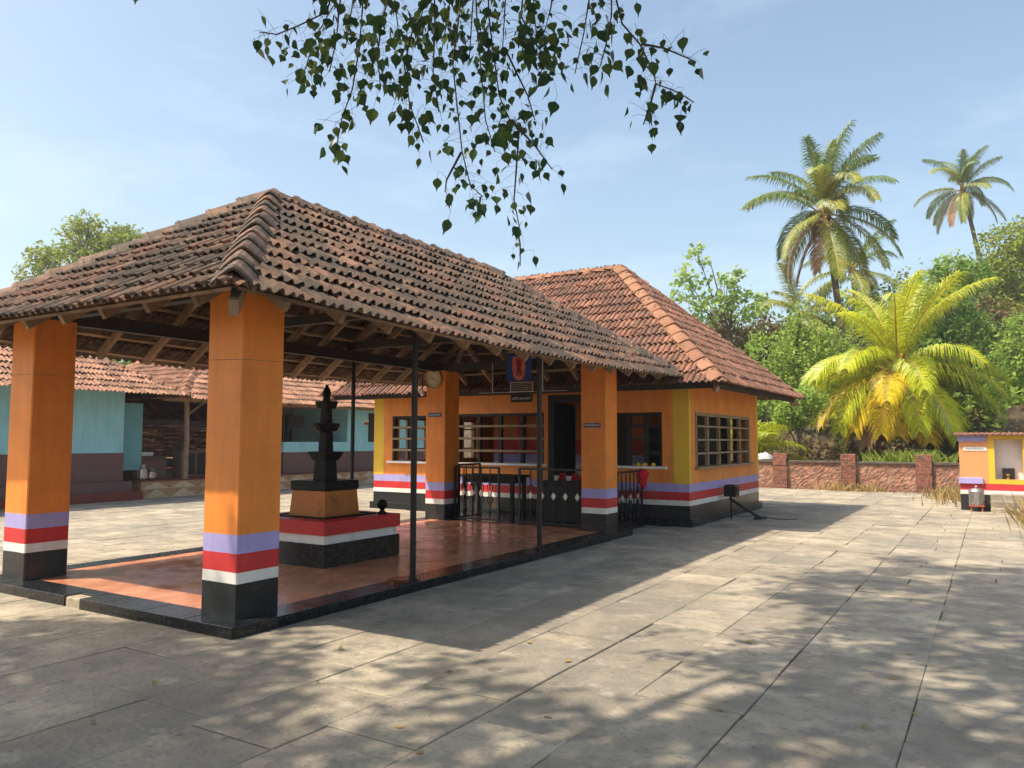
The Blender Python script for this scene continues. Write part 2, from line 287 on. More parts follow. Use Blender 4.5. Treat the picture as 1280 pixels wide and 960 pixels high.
# ------------------------------------------------------------------ clay tile roofs
TW, TE, TL = .222, .312, .40
def tile_shape(seed):
    r = random.Random(seed); prof = []
    for x, z in ((0,.012),(.016,.034),(.042,.046),(.068,.034),(.084,.008),(.104,.004),(.124,.010),(.142,.030),(.160,.034),(.178,.026),(.196,.006),(.214,.004),(.236,.016)):
        prof.append((x, z*1.2+r.uniform(-.002,.002)))
    n = len(prof); V = []; F = []; th = .013
    for yy, lift, wob in ((0,.045,.0),(TL*.5,.022,.0),(TL,.0,.0),(TL+.004,.024,.0)):
        for x, z in prof: V.append((x, yy+r.uniform(-.003,.003)*(yy == 0), z+lift))
        for x, z in prof: V.append((x, yy, z+lift-th))
    for k in range(3):
        a, b = k*2*n, (k+1)*2*n
        for i in range(n-1):
            F.append((a+i, a+i+1, b+i+1, b+i)); F.append((a+n+i+1, a+n+i, b+n+i, b+n+i+1))
        F.append((a, b, b+n, a+n)); F.append((a+n-1, a+2*n-1, b+2*n-1, b+n-1))
    for i in range(n-1): F.append((i+1, i, n+i, n+i+1))
    return V, F
SHAPES = [tile_shape(i) for i in range(5)]
def make_tile_meshes(m):
    out = []
    for V, F in SHAPES:
        me = bpy.data.meshes.new('tile'); me.from_pydata(V, [], F); me.materials.append(MT[m]); me.update(); out.append(me)
    return out
def cap_shape(wd, ht, ln, lip):
    V = []; F = []; prof = [(-wd,-.02),(-wd*.6,ht*.42),(-wd*.22,ht*.86),(0,ht),(wd*.22,ht*.86),(wd*.6,ht*.42),(wd,-.02)]; n = len(prof); th = .022
    for y, l in ((0, lip),(.05, lip+.012),(.07, lip*.9),(ln, 0)):
        for x, z in prof: V.append((x, y, z+l))
        for x, z in prof: V.append((x*.88, y, z+l-th))
    for k in range(3):
        a, b = k*2*n, (k+1)*2*n
        for i in range(n-1): F.append((a+i,a+i+1,b+i+1,b+i)); F.append((a+n+i+1,a+n+i,b+n+i,b+n+i+1))
        F.append((a,b,b+n,a+n)); F.append((a+n-1,a+2*n-1,b+2*n-1,b+n-1))
    for i in range(n-1): F.append((i+1,i,n+i,n+i+1))
    return V, F
def hip_roof(root, x0, x1, y0, y1, ze, zr, tmat, cmat, quota, sag=0., under=True, faces='XxYy', rafter=.62, capw=.15, caph=.12, seed=1):
    rr = random.Random(seed)
    lx, ly = x1-x0, y1-y0; h = min(lx, ly)/2; rise = zr-ze; pitch = math.atan2(rise, h); cp = math.cos(pitch); sp = math.sin(pitch); slen = h/cp
    roof = thing('roof', '', '', (0,0,0)); del roof['label']; del roof['category']; roof.parent = root; roof.location = (0,0,0); ROOTLOC[roof.name] = ROOTLOC[root.name]
    meshes = make_tile_meshes(tmat)
    P = {'X': ((x1,y0),(0,1),(-1,0),ly), 'x': ((x0,y1),(0,-1),(1,0),ly), 'Y': ((x1,y1),(-1,0),(0,-1),lx), 'y': ((x0,y0),(1,0),(0,1),lx)}
    def sg(p):
        if not sag: return 0
        t = (p.y-y0)/ly; q = max(0, min(1, (p.z-ze)/rise)); return -sag*math.sin(math.pi*min(1,max(0,t)))*(1-q)
    items = []
    for fc in faces:
        (ox, oy), ud, vd, L = P[fc]
        U = Vector((ud[0],ud[1],0)); Vv = Vector((vd[0]*cp, vd[1]*cp, sp)); Nn = U.cross(Vv); O = Vector((ox,oy,ze))
        rows = int((slen+.1)/TE)+1; ph = rr.uniform(0,TW)
        for r in range(rows):
            v0 = r*TE-.10; run = max(0, v0)*cp
            vm = min(slen, v0+TE)
            shift = ph+rr.uniform(-.012,.012)
            c0 = int((run-shift)/TW)-1; c1 = int((L-run-shift)/TW)+1
            for c in range(c0, c1+1):
                u0 = shift+c*TW
                k = rr.randrange(5)
                M = Matrix((U, Vv, Nn)).transposed().to_4x4()
                J = Matrix.Rotation(rr.gauss(0,.010),4,'Z') @ Matrix.Rotation(rr.gauss(0,.008),4,'X') @ Matrix.Rotation(rr.gauss(0,.010),4,'Y')
                slip = rr.uniform(.02,.06) if rr.random() < .03 else rr.gauss(0,.003)
                w0 = O+U*(u0+rr.gauss(0,.004))+Vv*(v0-slip)+Nn*(.045+rr.uniform(-.005,.010)); w0.z += sg(w0)
                M = M @ J; M.translation = w0
                lo = max(0, v0)*cp; hi = min(slen, v0+TL)*cp
                full = u0 >= hi and u0+.236 <= L-hi and v0+TL <= slen
                if full: items.append((M, k, None))
                else:
                    bm = bmesh.new(); V, F = SHAPES[k]
                    vs = [bm.verts.new(M @ Vector(q)) for q in V]
                    for f in F: bm.faces.new([vs[i] for i in f])
                    e0 = O; e1 = O+U*L
                    for co, no in ((e0, (U-Vector((vd[0],vd[1],0)))), (e1, (-U-Vector((vd[0],vd[1],0))))):
                        g = bm.verts[:]+bm.edges[:]+bm.faces[:]
                        if g: bmesh.ops.bisect_plane(bm, geom=g, plane_co=co, plane_no=-no, clear_outer=True)
                    g = bm.verts[:]+bm.edges[:]+bm.faces[:]
                    if g: bmesh.ops.bisect_plane(bm, geom=g, plane_co=O+Vv*slen, plane_no=Vector((vd[0],vd[1],0)), clear_outer=True)
                    if len(bm.faces) > 4:
                        bm.verts.index_update()
                        items.append((M, k, ([tuple(v.co) for v in bm.verts], [tuple(v.index for v in f.verts) for f in bm.faces])))
                    bm.free()
        if under:
            for r in range(rows):
                v = r*TE+.14
                if v > slen-.05: continue
                a = O+U*(v*cp)+Vv*v-Nn*.012; b = O+U*(L-v*cp)+Vv*v-Nn*.012
                if (b-a).length < .3: continue
                mb = MB(); n = 6
                ptsb = [a.lerp(b, i/n) for i in range(n+1)]
                for q in ptsb: q.z += sg(q)
                for i in range(n): mb.bar(ptsb[i], ptsb[i+1], .045, .03, Nn)
                mb.build('batten', 'wood', roof)
            nr = max(1, int(L/rafter))
            for i in range(1, nr):
                u = L*i/nr; vt = min(slen, min(u, L-u)/cp)
                if vt < .4: continue
                a = O+U*u+Vv*.13-Nn*.075; b = O+U*u+Vv*(vt-.05)-Nn*.075
                a.z += sg(a)
                MB().bar(a, b, .055, .095, Nn).build('rafter', 'wood', roof)
    def score(M):
        p = M.translation; d = p-Vector((0,0,EYE)); u, v, z = pix(p)
        if not (-40 < u < 1320 and -40 < v < 1000): return 0
        return max(0, -(M.to_3x3() @ Vector((0,0,1))).normalized().dot(d.normalized()))/d.length_squared
    items.sort(key=lambda t: -score(t[0]))
    rest = MB()
    for i, (M, k, cut) in enumerate(items):
        if i < quota and score(M) > 0:
            if cut is None: place(meshes[k], 'tile', M, roof)
            else: MB().add(*cut).build('tile', tmat, roof)
        elif cut is None: V, F = SHAPES[k]; rest.add([M @ Vector(q) for q in V], F)
        else: rest.add(*cut)
    if rest.v: rest.build('tile_field', tmat, roof, 'stuff')
    # ridge, hips
    if ly >= lx: ra, rb = Vector((x0+h, y0+h, zr)), Vector((x0+h, y1-h, zr))
    else: ra, rb = Vector((x0+h, y0+h, zr)), Vector((x1-h, y0+h, zr))
    V, F = cap_shape(capw, caph, .42, .03); cme = bpy.data.meshes.new('ridge_tile'); cme.from_pydata(V, [], F); cme.materials.append(MT[cmat])
    ra_of = {}
    for (cx, cy) in ((x0,y0),(x1,y0),(x1,y1),(x0,y1)):
        c = Vector((cx,cy,ze)); t = ra if (c-ra).length < (c-rb).length else rb; ra_of[(cx,cy)] = (c, t)
    segs = [(c+(t-c).normalized()*-.03, t, 0) for c, t in ra_of.values()]+[(ra, rb, 1)]
    for a, b, isr in segs:
        d = (b-a); n = max(1, round(d.length/.36)); dn = d.normalized(); sd = dn.cross(Vector((0,0,1))).normalized(); up = sd.cross(dn)
        for i in range(n):
            p = a+dn*(d.length*i/n)+up*(.035 if not isr else .02)
            p.z += sg(p)
            M = (Matrix((sd, dn, up)).transposed().to_4x4()) @ Matrix.Rotation(rr.gauss(0,.03),4,'Z') @ Matrix.Rotation(rr.gauss(0,.02),4,'Y'); M.translation = p+Vector((0,0,rr.uniform(-.006,.008)))
            place(cme, 'ridge_tile', M, roof)
        if under:
            q0 = a-up*.12; q0.z += sg(a)
            MB().bar(q0, b-up*.12, .07, .12, up).build('hip_rafter' if not isr else 'ridge_beam', 'wood', roof)
    e = thing_apex = None
    MB().lathe((0,0,0), [(.17,-.05),(.15,.06),(.06,.13),(.01,.15)], 8)
    return roof

# ================================================================== the courtyard
g = MB(); g.add([(-400,-400,-.06),(400,-400,-.06),(400,400,-.06),(-400,400,-.06)],[(0,1,2,3)]); o = g.build('ground', 'soil'); o['kind'] = 'structure'
cy = MB(); cy.box(-20.5, 9.0, -9, 26.98, -.05, -.011); court = cy.build('courtyard_pavement', 'joint'); court['kind'] = 'structure'; ROOTLOC[court.name] = Vector((0,0,0))
slabs = []
rs = random.Random(11)
def blocked(x0,x1,y0,y1):
    return (x0 > -9.45 and x1 < -5.25 and y0 > 4.3 and y1 < 13.9) or (x0 > -12.4 and x1 < -4.8 and y0 > 14.05 and y1 < 18.9) or x1 < -19.5
edges = [-.46+.0, -1.30, -1.98, -2.59, -3.23, -3.88, -4.50, -5.12, -5.75]
xs = sorted(edges+[-6.4-.62*i for i in range(22)]+[.35, 1.1, 1.8, 2.6, 3.4, 4.2, 5.0, 5.9, 6.8, 7.7, 8.6])
for a, b in zip(xs[:-1], xs[1:]):
    big = b-a
    y = -6+rs.uniform(0,1.2)
    ylim = 8.45 if a > -1.35 else (9.2 if a > -4.6 else 10.4)
    if a < -10: ylim = -1
    while y < ylim:
        ln = rs.uniform(.72, .95) if a > -1.4 else rs.uniform(.7, 1.45)
        y2 = y+ln
        if y2 > ylim-.3: y2 = ylim
        if not blocked(a,b,y,y2): slabs.append((a,b,y,y2))
        y = y2
    # smaller stones beyond
    y = max(ylim, -1)
    while y < 26.9:
        h = rs.uniform(.28,.44); y2 = min(26.95, y+h); x = a
        while x < b-.01:
            x2 = x+rs.uniform(.4,.75)
            if x2 > b-.28: x2 = b
            if not blocked(x,x2,y,y2): slabs.append((x,x2,y,y2))
            x = x2
        y = y2
def vis(s):
    p = ((s[0]+s[1])/2,(s[2]+s[3])/2,0); u,v,z = pix(p)
    if z < 1.2 or not (-160 < u < 1440 and 500 < v < 1120): return 0
    return (s[1]-s[0])*(s[3]-s[2])/z**3
slabs.sort(key=lambda s: -vis(s))
rest = MB()
def slab_geo(mb, s):
    sx = rs.uniform(-.008,.008)
    e = lambda: rs.uniform(.003,.0065); z = rs.uniform(-.004,.004); c = .005
    x0,x1,y0,y1 = s[0]+e()*.5+sx,s[1]-e()*.5+sx*.6,s[2]+e()*1.25,s[3]-e()*1.25
    j = lambda: rs.uniform(-.003,.003)
    q = [(x0+j(),y0+j()),(x1+j()*.6,y0+j()),(x1+j()*.6,y1+j()),(x0+j(),y1+j())]
    cx = (x0+x1)/2; cyy = (y0+y1)/2
    tz = [z+rs.uniform(-.003,.003) for _ in range(4)]
    v = [(*p,-.045) for p in q]+[(p[0],p[1],tz[i]-c) for i,p in enumerate(q)]
    for i,p in enumerate(q):
        v.append((p[0]+math.copysign(c,cx-p[0]), p[1]+math.copysign(c,cyy-p[1]), tz[i]))
    mb.add(v,[(0,1,5,4),(1,2,6,5),(2,3,7,6),(3,0,4,7),(4,5,9,8),(5,6,10,9),(6,7,11,10),(7,4,8,11),(8,9,10,11)])
for i, s in enumerate(slabs):
    if i < 300: mb = MB(); slab_geo(mb, s); mb.build('paving_slab', 'slab', court)
    else: slab_geo(rest, s)
rest.build('paving_stones', 'slab', court, 'stuff')

# bank and rising ground behind the boundary wall
hb = MB(); nx, ny = 60, 24
def hz(x,y):
    t = max(0,min(1,(y-31.5)/3.5)); t2 = max(0,(y-35)/40)
    side = 1+max(0,(x+2)/14)*.9
    return .25+(1.7*t*t*(3-2*t)+4*t2)*side + .25*math.sin(x*1.7+y)+.2*math.sin(x*.63-y*1.3)
for j in range(ny):
    for i in range(nx):
        x = -50+i*100/(nx-1); y = 27.4+(j/(ny-1))**1.6*70; hb.v.append((x,y,hz(x,y)))
for j in range(ny-1):
    for i in range(nx-1): a = j*nx+i; hb.f.append((a,a+1,a+nx+1,a+nx))
o = hb.build('hillside', 'bank', smooth=True); o['kind'] = 'structure'

# ================================================================== the open pavilion
PX0,PX1,PY0,PY1 = -9.44,-5.217,4.238,12.39; ZP = .096
pav = thing('pavilion', 'open pavilion with four striped orange columns under a weathered clay tile hip roof', 'pavilion', (-7.33,8.3,0))
pl = MB().box(PX0+.02,PX1-.02,PY0+.02,PY1-.02,-.04,ZP-.022).build('plinth', 'granite', pav)
bw = .33
def edging(x0,x1,y0,y1,horiz,n):
    for i in range(n):
        a,b = i/n,(i+1)/n
        if horiz: q = (x0+(x1-x0)*a+.0015, x0+(x1-x0)*b-.0015, y0, y1)
        else: q = (x0, x1, y0+(y1-y0)*a+.0015, y0+(y1-y0)*b-.0015)
        cr = horiz and y0 < 5 and i == 3
        if cr:
            mid = q[0]+(q[1]-q[0])*.42
            MB().cbox(q[0],mid,q[2]+.014,q[2]+.16,-.03,ZP-.008,.015).build('mortar_patch','cream',pl); MB().cbox(q[0],mid,q[2]+.162,q[3],-.03,ZP,.005).build('edging_stone','granite',pl); q = (mid+.004,q[1],q[2],q[3])
        MB().cbox(q[0],q[1],q[2],q[3],-.035,ZP+random.uniform(-.001,.001),.005).build('edging_stone','granite',pl)
edging(PX0,PX1,PY0,PY0+bw,True,7); edging(PX0,PX1,PY1-bw,PY1,True,7)
edging(PX0,PX0+bw,PY0+bw,PY1-bw,False,12); edging(PX1-bw,PX1,PY0+bw,PY1-bw,False,12)
fx0,fx1,fy0,fy1 = PX0+bw,PX1-bw,PY0+bw,PY1-bw; nxx,nyy = 9,18
fl = MB(); dx,dy = (fx1-fx0)/nxx,(fy1-fy0)/nyy
fl.box(-dx/2+.0012,dx/2-.0012,-dy/2+.0012,dy/2-.0012,-.02,0); 
fme = bpy.data.meshes.new('floor_tile'); fme.from_pydata(fl.v,[],fl.f); fme.materials.append(MT['floor'])
for i in range(nxx):
    for j in range(nyy):
        M = Matrix.Rotation(random.gauss(0,.0008),4,'X') @ Matrix.Rotation(random.gauss(0,.0008),4,'Y'); M.translation = (fx0+(i+.5)*dx, fy0+(j+.5)*dy, ZP-.004+random.uniform(-.0004,.0004)); place(fme,'floor_tile',M,pl)
CW = .458; TOPZ = 2.90
cols = [(-5.417-CW,4.437),(-8.775-CW,4.437),(-5.417-CW,11.77),(-8.79-CW,11.90)]
for cx,cy_ in cols:
    m = MB(); c = .012; x0,x1,y0,y1 = cx,cx+CW,cy_,cy_+CW
    q = [(x0+c,y0),(x1-c,y0),(x1,y0+c),(x1,y1-c),(x1-c,y1),(x0+c,y1),(x0,y1-c),(x0,y0+c)]
    m.add([(a,b,ZP-.01) for a,b in q]+[(a,b,TOPZ) for a,b in q],[(i,(i+1)%8,8+(i+1)%8,8+i) for i in range(8)]+[tuple(range(8,16)),tuple(range(7,-1,-1))])
    cb = m.build('column','column',pav)
    lp = [(x0-.004,y0-.004,2.29),(x1+.004,y0-.004,2.28+random.uniform(-.01,.01)),(x1+.004,y1+.004,2.29),(x0-.004,y1+.004,2.29),(x0-.004,y0-.004,2.29)]
    MB().tube(lp,.002,5).build('cord','wood',cb)
# wall plates and ties
for a,b,wd,ht in (((-5.64,4.2,2.975),(-5.64,12.6,2.955),.13,.16),((-9.0,4.2,2.975),(-9.0,12.6,2.965),.13,.16),((-9.4,4.66,2.972),(-5.3,4.66,2.972),.12,.14),((-9.4,12.0,2.96),(-5.3,12.0,2.96),.12,.14),((-9.0,7.1,3.12),(-5.64,7.1,3.12),.09,.12),((-9.0,9.5,3.12),(-5.64,9.5,3.12),.09,.12)):
    MB().bar(a,b,wd,ht).build('beam','wood_dark',pav)
for y in (7.1,9.5):
    MB().bar((-7.33,y,3.14),(-7.33,y,4.3),.08,.08,(1,0,0)).build('king_post','wood',pav)
    for s in (-1,1): MB().bar((-7.33+s*1.5,y,3.16),(-7.33+s*.25,y,3.95),.06,.08).build('brace','wood',pav)
for (x,y,t) in ((-5.30,6.62,2.93),(-5.33,9.40,2.93),(-9.3,7.2,2.93),(-9.3,9.95,2.96)):
    pm = MB(); pm.tube([(x,y,ZP),(x,y,t)],.034,12); po = pm.build('post','steel',pav,smooth=False)
    MB().lathe((x,y,ZP-.002),[(.085,0),(.08,.012),(.045,.016),(.043,.05)],12).build('foot_plate','steel',po)
hip_roof(pav,-9.91,-4.75,3.79,13.52,2.69,4.45,'tile_old','cap_old',300,sag=.09,capw=.17,caph=.13,seed=3)
MB().lathe((-7.33,6.37,4.47),[(.17,-.04),(.13,.05),(.06,.10),(.02,.115)],8,.3).build('apex_cap','cap_old',pav)
fin = MB().lathe((-7.33,10.94,4.47),[(.17,-.04),(.13,.05),(.06,.10),(.02,.115)],8,.3).build('apex_cap','cap_old',pav)
MB().bar((-4.80,3.83,2.62),(-4.92,3.95,2.80),.05,.04).build('corner_bracket','bright',pav)

# ================================================================== the shrine behind it
SX0,SX1,SY0,SY1 = -12.40,-4.77,14.0,18.95; SZ = 2.66
shr = thing('shrine_hall', 'orange shrine hall with purple, red, white and black bands and a red tiled roof', 'shrine', (-8.6,16.5,0))
def wall_open(axis, c, a0, a1, opens, th, inward, zt=SZ):   # wall with rectangular openings [(a,b,z0,z1)]
    m = MB(); cuts = sorted(opens); x = a0
    c0,c1 = sorted((c, c+inward*th))
    def bx(p,q,z0,z1):
        if axis == 'x': m.box(p,q,c0,c1,z0,z1)
        else: m.box(c0,c1,p,q,z0,z1)
    for a,b,z0,z1 in cuts:
        if a > x: bx(x,a,0,zt)
        if z0 > 0: bx(a,b,0,z0)
        bx(a,b,z1,zt); x = b
    bx(x,a1,0,zt); return m
W = [(-11.85,-10.25,1.10,2.13),(-10.0,-7.83,1.10,2.15),(-7.72,-6.50,.12,2.5),(-6.32,-5.29,1.10,2.12)]
wall_open('x',SY0,SX0,SX1,W,.25,1).build('wall','wall',shr)
WX = [(14.36,18.15,1.09,2.12)]
wall_open('y',SX1,SY0+.25,SY1,WX,.25,-1).build('wall','wall',shr)
wall_open('y',SX0,SY0+.25,SY1,[(14.5,18.1,1.10,2.13)],.25,1).build('wall','wall',shr)
wall_open('x',SY1,SX0+.25,SX1-.25,[(-6.2,-5.3,1.1,2.13)],.25,-1).build('wall','wall',shr)
for x0,x1,y0,y1 in ((SX0-.06,SX1+.06,SY0-.06,SY0),(SX1,SX1+.06,SY0,SY1+.06),(SX0-.06,SX0,SY0,SY1+.06)):
    MB().cbox(x0,x1,y0,y1,-.02,.15,.006).build('base_course','granite',shr)
for x,y,s in ((SX1,SY0,1),(SX0,SY0,-1)):
    MB().box(*sorted((x-s*.30,x+s*.004)),y-.004,y+.0,.784,SZ-.01).build('corner_band','yellow',shr)
    MB().box(*sorted((x,x+s*.0041)),y-.0038,y+.09,.784,SZ-.01).build('corner_band','yellow',shr)
MB().box(SX1,SX1+.004,SY1-.16,SY1,.784,SZ-.01).build('corner_band','yellow',shr)
def grille_x(x0,x1,z0,z1,y,n,mt='grille',sl_='grille'):
    fr = MB().box(x0,x1,y+.02,y+.10,z1-.06,z1).box(x0,x0+.05,y+.02,y+.10,z0,z1-.06).box(x1-.05,x1,y+.02,y+.10,z0,z1-.06)
    win = fr.build('window_grille',mt,shr)
    for i in range(1,n):
        xx = x0+(x1-x0)*i/n; MB().box(xx-.035,xx+.035,y+.03,y+.11,z0+.002,z1-.062).build('mullion',mt,win)
    for k in range(1,4):
        zz = z0+(z1-z0)*k/4; MB().box(x0+.001,x1-.001,y-.02,y+.05,zz-.03,zz+.018).build('slat',sl_,win)
    MB().cbox(x0-.10,x1+.10,y-.09,y+.06,z0-.045,z0+.001,.006).build('sill','white',win)
grille_x(*W[0],SY0,3,'soot','slat'); grille_x(*W[1],SY0,4,'soot','slat'); grille_x(*W[3],SY0,3,'soot','soot')
def grille_y(y0,y1,z0,z1,x,s,n):
    c = lambda a,b: sorted((x+s*a,x+s*b))
    fr = MB().box(*c(.02,-.08),y0,y1,z1-.06,z1).box(*c(.02,-.08),y0,y0+.06,z0,z1-.06).box(*c(.02,-.08),y1-.06,y1,z0,z1-.06)
    win = fr.build('window_grille','slat',shr)
    for i in range(1,n):
        yy = y0+(y1-y0)*i/n; MB().box(*c(.012,-.05),yy-.04,yy+.04,z0+.002,z1-.062).build('mullion','slat',win)
    for k in range(1,4):
        zz = z0+(z1-z0)*k/4; MB().box(*c(.05,-.02),y0+.001,y1-.001,zz-.022,zz+.014).build('slat','slat',win)
    MB().cbox(*c(.09,-.06),y0-.08,y1+.08,z0-.045,z0+.001,.006).build('sill','slat',win)
grille_y(14.36,18.15,1.09,2.12,SX1,1,5); grille_y(14.5,18.1,1.10,2.13,SX0,-1,5)
dr = MB().box(-7.72,-7.58,SY0-.03,SY0+.24,.12,2.5).box(-6.64,-6.50,SY0-.03,SY0+.24,.12,2.5).box(-7.58,-6.64,SY0-.03,SY0+.24,2.36,2.5).build('door_frame','soot',shr)
MB().box(-7.60,-7.54,SY0+.25,SY0+.85,.14,2.34).build('door_leaf','soot',dr)
MB().box(-6.68,-6.62,SY0+.25,SY0+.85,.14,2.34).build('door_leaf','soot',dr)
MB().cbox(-7.8,-6.4,SY0-.30,SY0-.062,-.02,.13).build('door_step','granite',shr)
MB().box(SX0+.25,SX1-.25,SY0+.25,SY1-.25,-.02,.12).build('inner_floor','floor',shr)
san = MB().box(-10.15,-5.75,15.7,17.5,.12,2.62).build('sanctum_wall','sanctum',shr)
MB().box(-7.5,-6.72,15.66,15.698,.14,2.3).build('sanctum_door','soot',san)
for x in (-9.35,-8.35): MB().box(x-.09,x+.09,15.60,15.699,1.30,2.60).build('pilaster','ped_red',san)
MB().box(-6.25,-5.75,15.64,15.698,.14,1.9).build('dark_panel','soot',san)
MB().box(SX1-.62,SX1-.58,SY0+1.0,SY1-.26,.12,2.62).build('added_dark_sheet','soot',shr)  # added black sheet standing in for the unlit interior behind the side window
MB().box(SX0+.251,SX1-.251,SY0+.251,SY1-.251,SZ-.012,SZ+.03).build('ceiling','dark_room',shr)
hip_roof(shr,SX0-.78,SX1+.79,SY0-.74,SY1+.74,2.58,5.50,'tile_red','cap_red',300,capw=.19,caph=.09,seed=5,rafter=.7)
for xx in (SX1-3.18,SX0+3.18): MB().lathe((xx,16.47,5.49),[(.22,-.02),(.2,.07),(.12,.12),(.02,.14)],8,.3).build('apex_cap','cap_red',shr)
for y0,y1,x in ((SY0-.65,SY1+.65,SX1+.70),): MB().box(x-.02,x+.02,y0,y1,2.50,2.61).build('fascia','wood_dark',shr)
MB().box(SX0-.70,SX1+.68,SY0-.67,SY0-.63,2.50,2.61).build('fascia','wood_dark',shr)
# platform that links pavilion and shrine
o = MB().cbox(-9.42,-5.52,PY1+.004,SY0-.31,-.03,.075).build('linking_platform','granite'); tag(o,'low dark stone platform between the open pavilion and the shrine hall','platform')

# ================================================================== lamp pillar on its pedestal
pc = Vector((-7.36,7.38,0)); PEDX0,PEDX1,PEDY0,PEDY1 = -8.05,-6.68,6.70,8.06
ped = thing('lamp_pedestal','square pedestal banded red, white and black in the middle of the pavilion floor','pedestal',(pc.x,pc.y,ZP))
MB().cbox(PEDX0,PEDX1,PEDY0,PEDY1,ZP-.002,.362,.006).build('black_base','granite',ped)
MB().box(PEDX0+.03,PEDX1-.03,PEDY0+.03,PEDY1-.03,.355,.47).build('white_course','ped_white',ped)
MB().cbox(PEDX0-.005,PEDX1+.005,PEDY0-.005,PEDY1+.005,.468,.63,.006).build('red_course','ped_red',ped)
lm = thing('lamp_pillar','soot black tiered stone lamp pillar on an orange block','lamp pillar',(pc.x,pc.y,.63))
cx,cyc = pc.x,pc.y
MB().frustum(cx,cyc,[(.46,.629),(.46,.646),(.43,.646),(.43,.634)]).build('oil_tray','lamp_stone',lm)
MB().frustum(cx,cyc,[(.31,.634),(.285,.95)]).build('orange_block','ped_orange',lm)
MB().frustum(cx,cyc,[(.292,.95),(.302,.962),(.302,1.06),(.292,1.072)]).build('base_slab','lamp_stone',lm)
MB().frustum(cx,cyc,[(.108,1.071),(.095,1.33)]).build('shaft','lamp_stone',lm)
MB().frustum(cx,cyc,[(.115,1.325),(.122,1.34),(.158,1.42),(.158,1.437),(.13,1.44)]).build('lamp_tray','lamp_stone',lm)
MB().frustum(cx,cyc,[(.068,1.438),(.057,1.70)]).build('shaft','lamp_stone',lm)
MB().lathe((cx,cyc,0),[(.09,1.685),(.14,1.705),(.172,1.77),(.175,1.80),(.14,1.805)],14).build('lamp_tray','lamp_stone',lm)
MB().frustum(cx,cyc,[(.054,1.803),(.047,2.0)]).build('shaft','lamp_stone',lm)
MB().frustum(cx,cyc,[(.07,1.99),(.085,2.0),(.10,2.06),(.10,2.085),(.07,2.088)]).build('lamp_tray','lamp_stone',lm)
MB().lathe((cx,cyc,0),[(.050,2.086),(.047,2.15),(.058,2.165),(.058,2.20),(.040,2.25),(.026,2.262),(.022,2.29),(.008,2.305)],12).build('finial','lamp_stone',lm)
o = MB().lathe((-6.80,7.85,.63),[(.065,0),(.06,.02),(.028,.045),(.03,.06),(.062,.09),(.068,.125),(.055,.165),(.02,.185)],12).build('oil_lamp','lamp_stone',None,smooth=True); tag(o,'small blackened round oil lamp standing on the red pedestal edge','oil lamp')
o = MB().lathe((-5.42,6.55,ZP),[(.13,0),(.135,.02),(.12,.03),(.03,.025)],14).build('offering_plate','copper'); tag(o,'small round brass plate on the plinth beside the black post','plate')

# ================================================================== railings, tables and small things
def railing(a,b,z0,ht,n,label,name='railing',orn=True):
    a = Vector(a); b = Vector(b); rt = thing(name,label,'railing',(a.x,a.y,z0),None)
    up = Vector((0,0,1)); f = MB()
    A0,B0,A1,B1 = a+up*(z0+.03),b+up*(z0+.03),a+up*(z0+ht),b+up*(z0+ht)
    f.bar(A0,B0,.03,.03).bar(A1,B1,.035,.035).bar(a+up*z0,A1,.035,.035,(b-a)).bar(b+up*z0,B1,.035,.035,(b-a)); f.build('frame','steel',rt)
    d = (b-a).normalized(); pr = d.cross(up)
    for i in range(1,n):
        p = a.lerp(b,i/n); m = MB().bar(p+up*(z0+.03),p+up*(z0+ht),.018,.018,d)
        if orn or i%2:
            for zc,rx,rz in ((z0+ht*.63,.055,.075),(z0+ht*.40,.06,.085)):
                pts = [p+d*(rx*math.sin(t))*s+up*(zc+rz*math.cos(t)) for s in (1,) for t in [2*math.pi*k/10 for k in range(11)]]
                m.tube(pts,.0105,5)
            m.lathe((p.x,p.y,z0+ht*.16),[(.008,-.05),(.026,-.02),(.026,.02),(.008,.05)],6)
        bl = m.build('baluster','steel',rt)
        if orn or i%2:
            zc = z0+ht*.52; q = [p+up*(zc+.07),p+d*.045+up*zc,p-up*0+up*(zc-.07),p-d*.045+up*zc]
            MB().add([x+pr*.014 for x in q]+[x-pr*.014 for x in q],[(0,1,2,3),(7,6,5,4),(0,4,5,1),(1,5,6,2),(2,6,7,3),(3,7,4,0)]).build('diamond','diamond',bl)
    return rt
railing((-8.72,12.15,0),(-7.74,12.15,0),ZP,.98,5,'black ornamental iron railing beside the clock column')
railing((-8.70,12.24,0),(-8.70,12.95,0),ZP,1.02,3,'short black iron gate leaf swung open behind the clock column','gate_leaf')
railing((-7.30,12.15,0),(-5.90,12.15,0),ZP,.98,6,'black iron railing with silver diamonds in front of the shrine door')
railing((-5.58,12.24,0),(-5.58,13.68,0),.075,.95,8,'tall black iron railing between the pavilion column and the shrine wall',orn=False)
def table(x0,x1,y0,y1,ht,label,mt):
    t = thing('table',label,'table',((x0+x1)/2,(y0+y1)/2,.075))
    MB().cbox(x0-.06,x1+.06,y0-.04,y1+.04,ht-.05,ht,.01).build('table_top',mt,t); MB().box(x0+.02,x1-.02,y0+.02,y1-.02,ht-.16,ht-.051).build('apron',mt,t)
    for x in (x0,x1-.07):
        for y in (y0,y1-.07): MB().frustum(x+.035,y+.035,[(.028,.075),(.035,ht-.051)]).build('leg',mt,t)
    return t
table(-9.15,-7.95,12.98,13.5,.90,'dark wooden table behind the railing by the clock column','wood_dark')
t2 = table(-7.15,-6.0,12.75,13.3,.84,'dark wooden offering table with red cloth before the shrine door','soot')
MB().box(-7.13,-6.02,12.752,12.77,.10,.70).build('front_board','soot',t2)
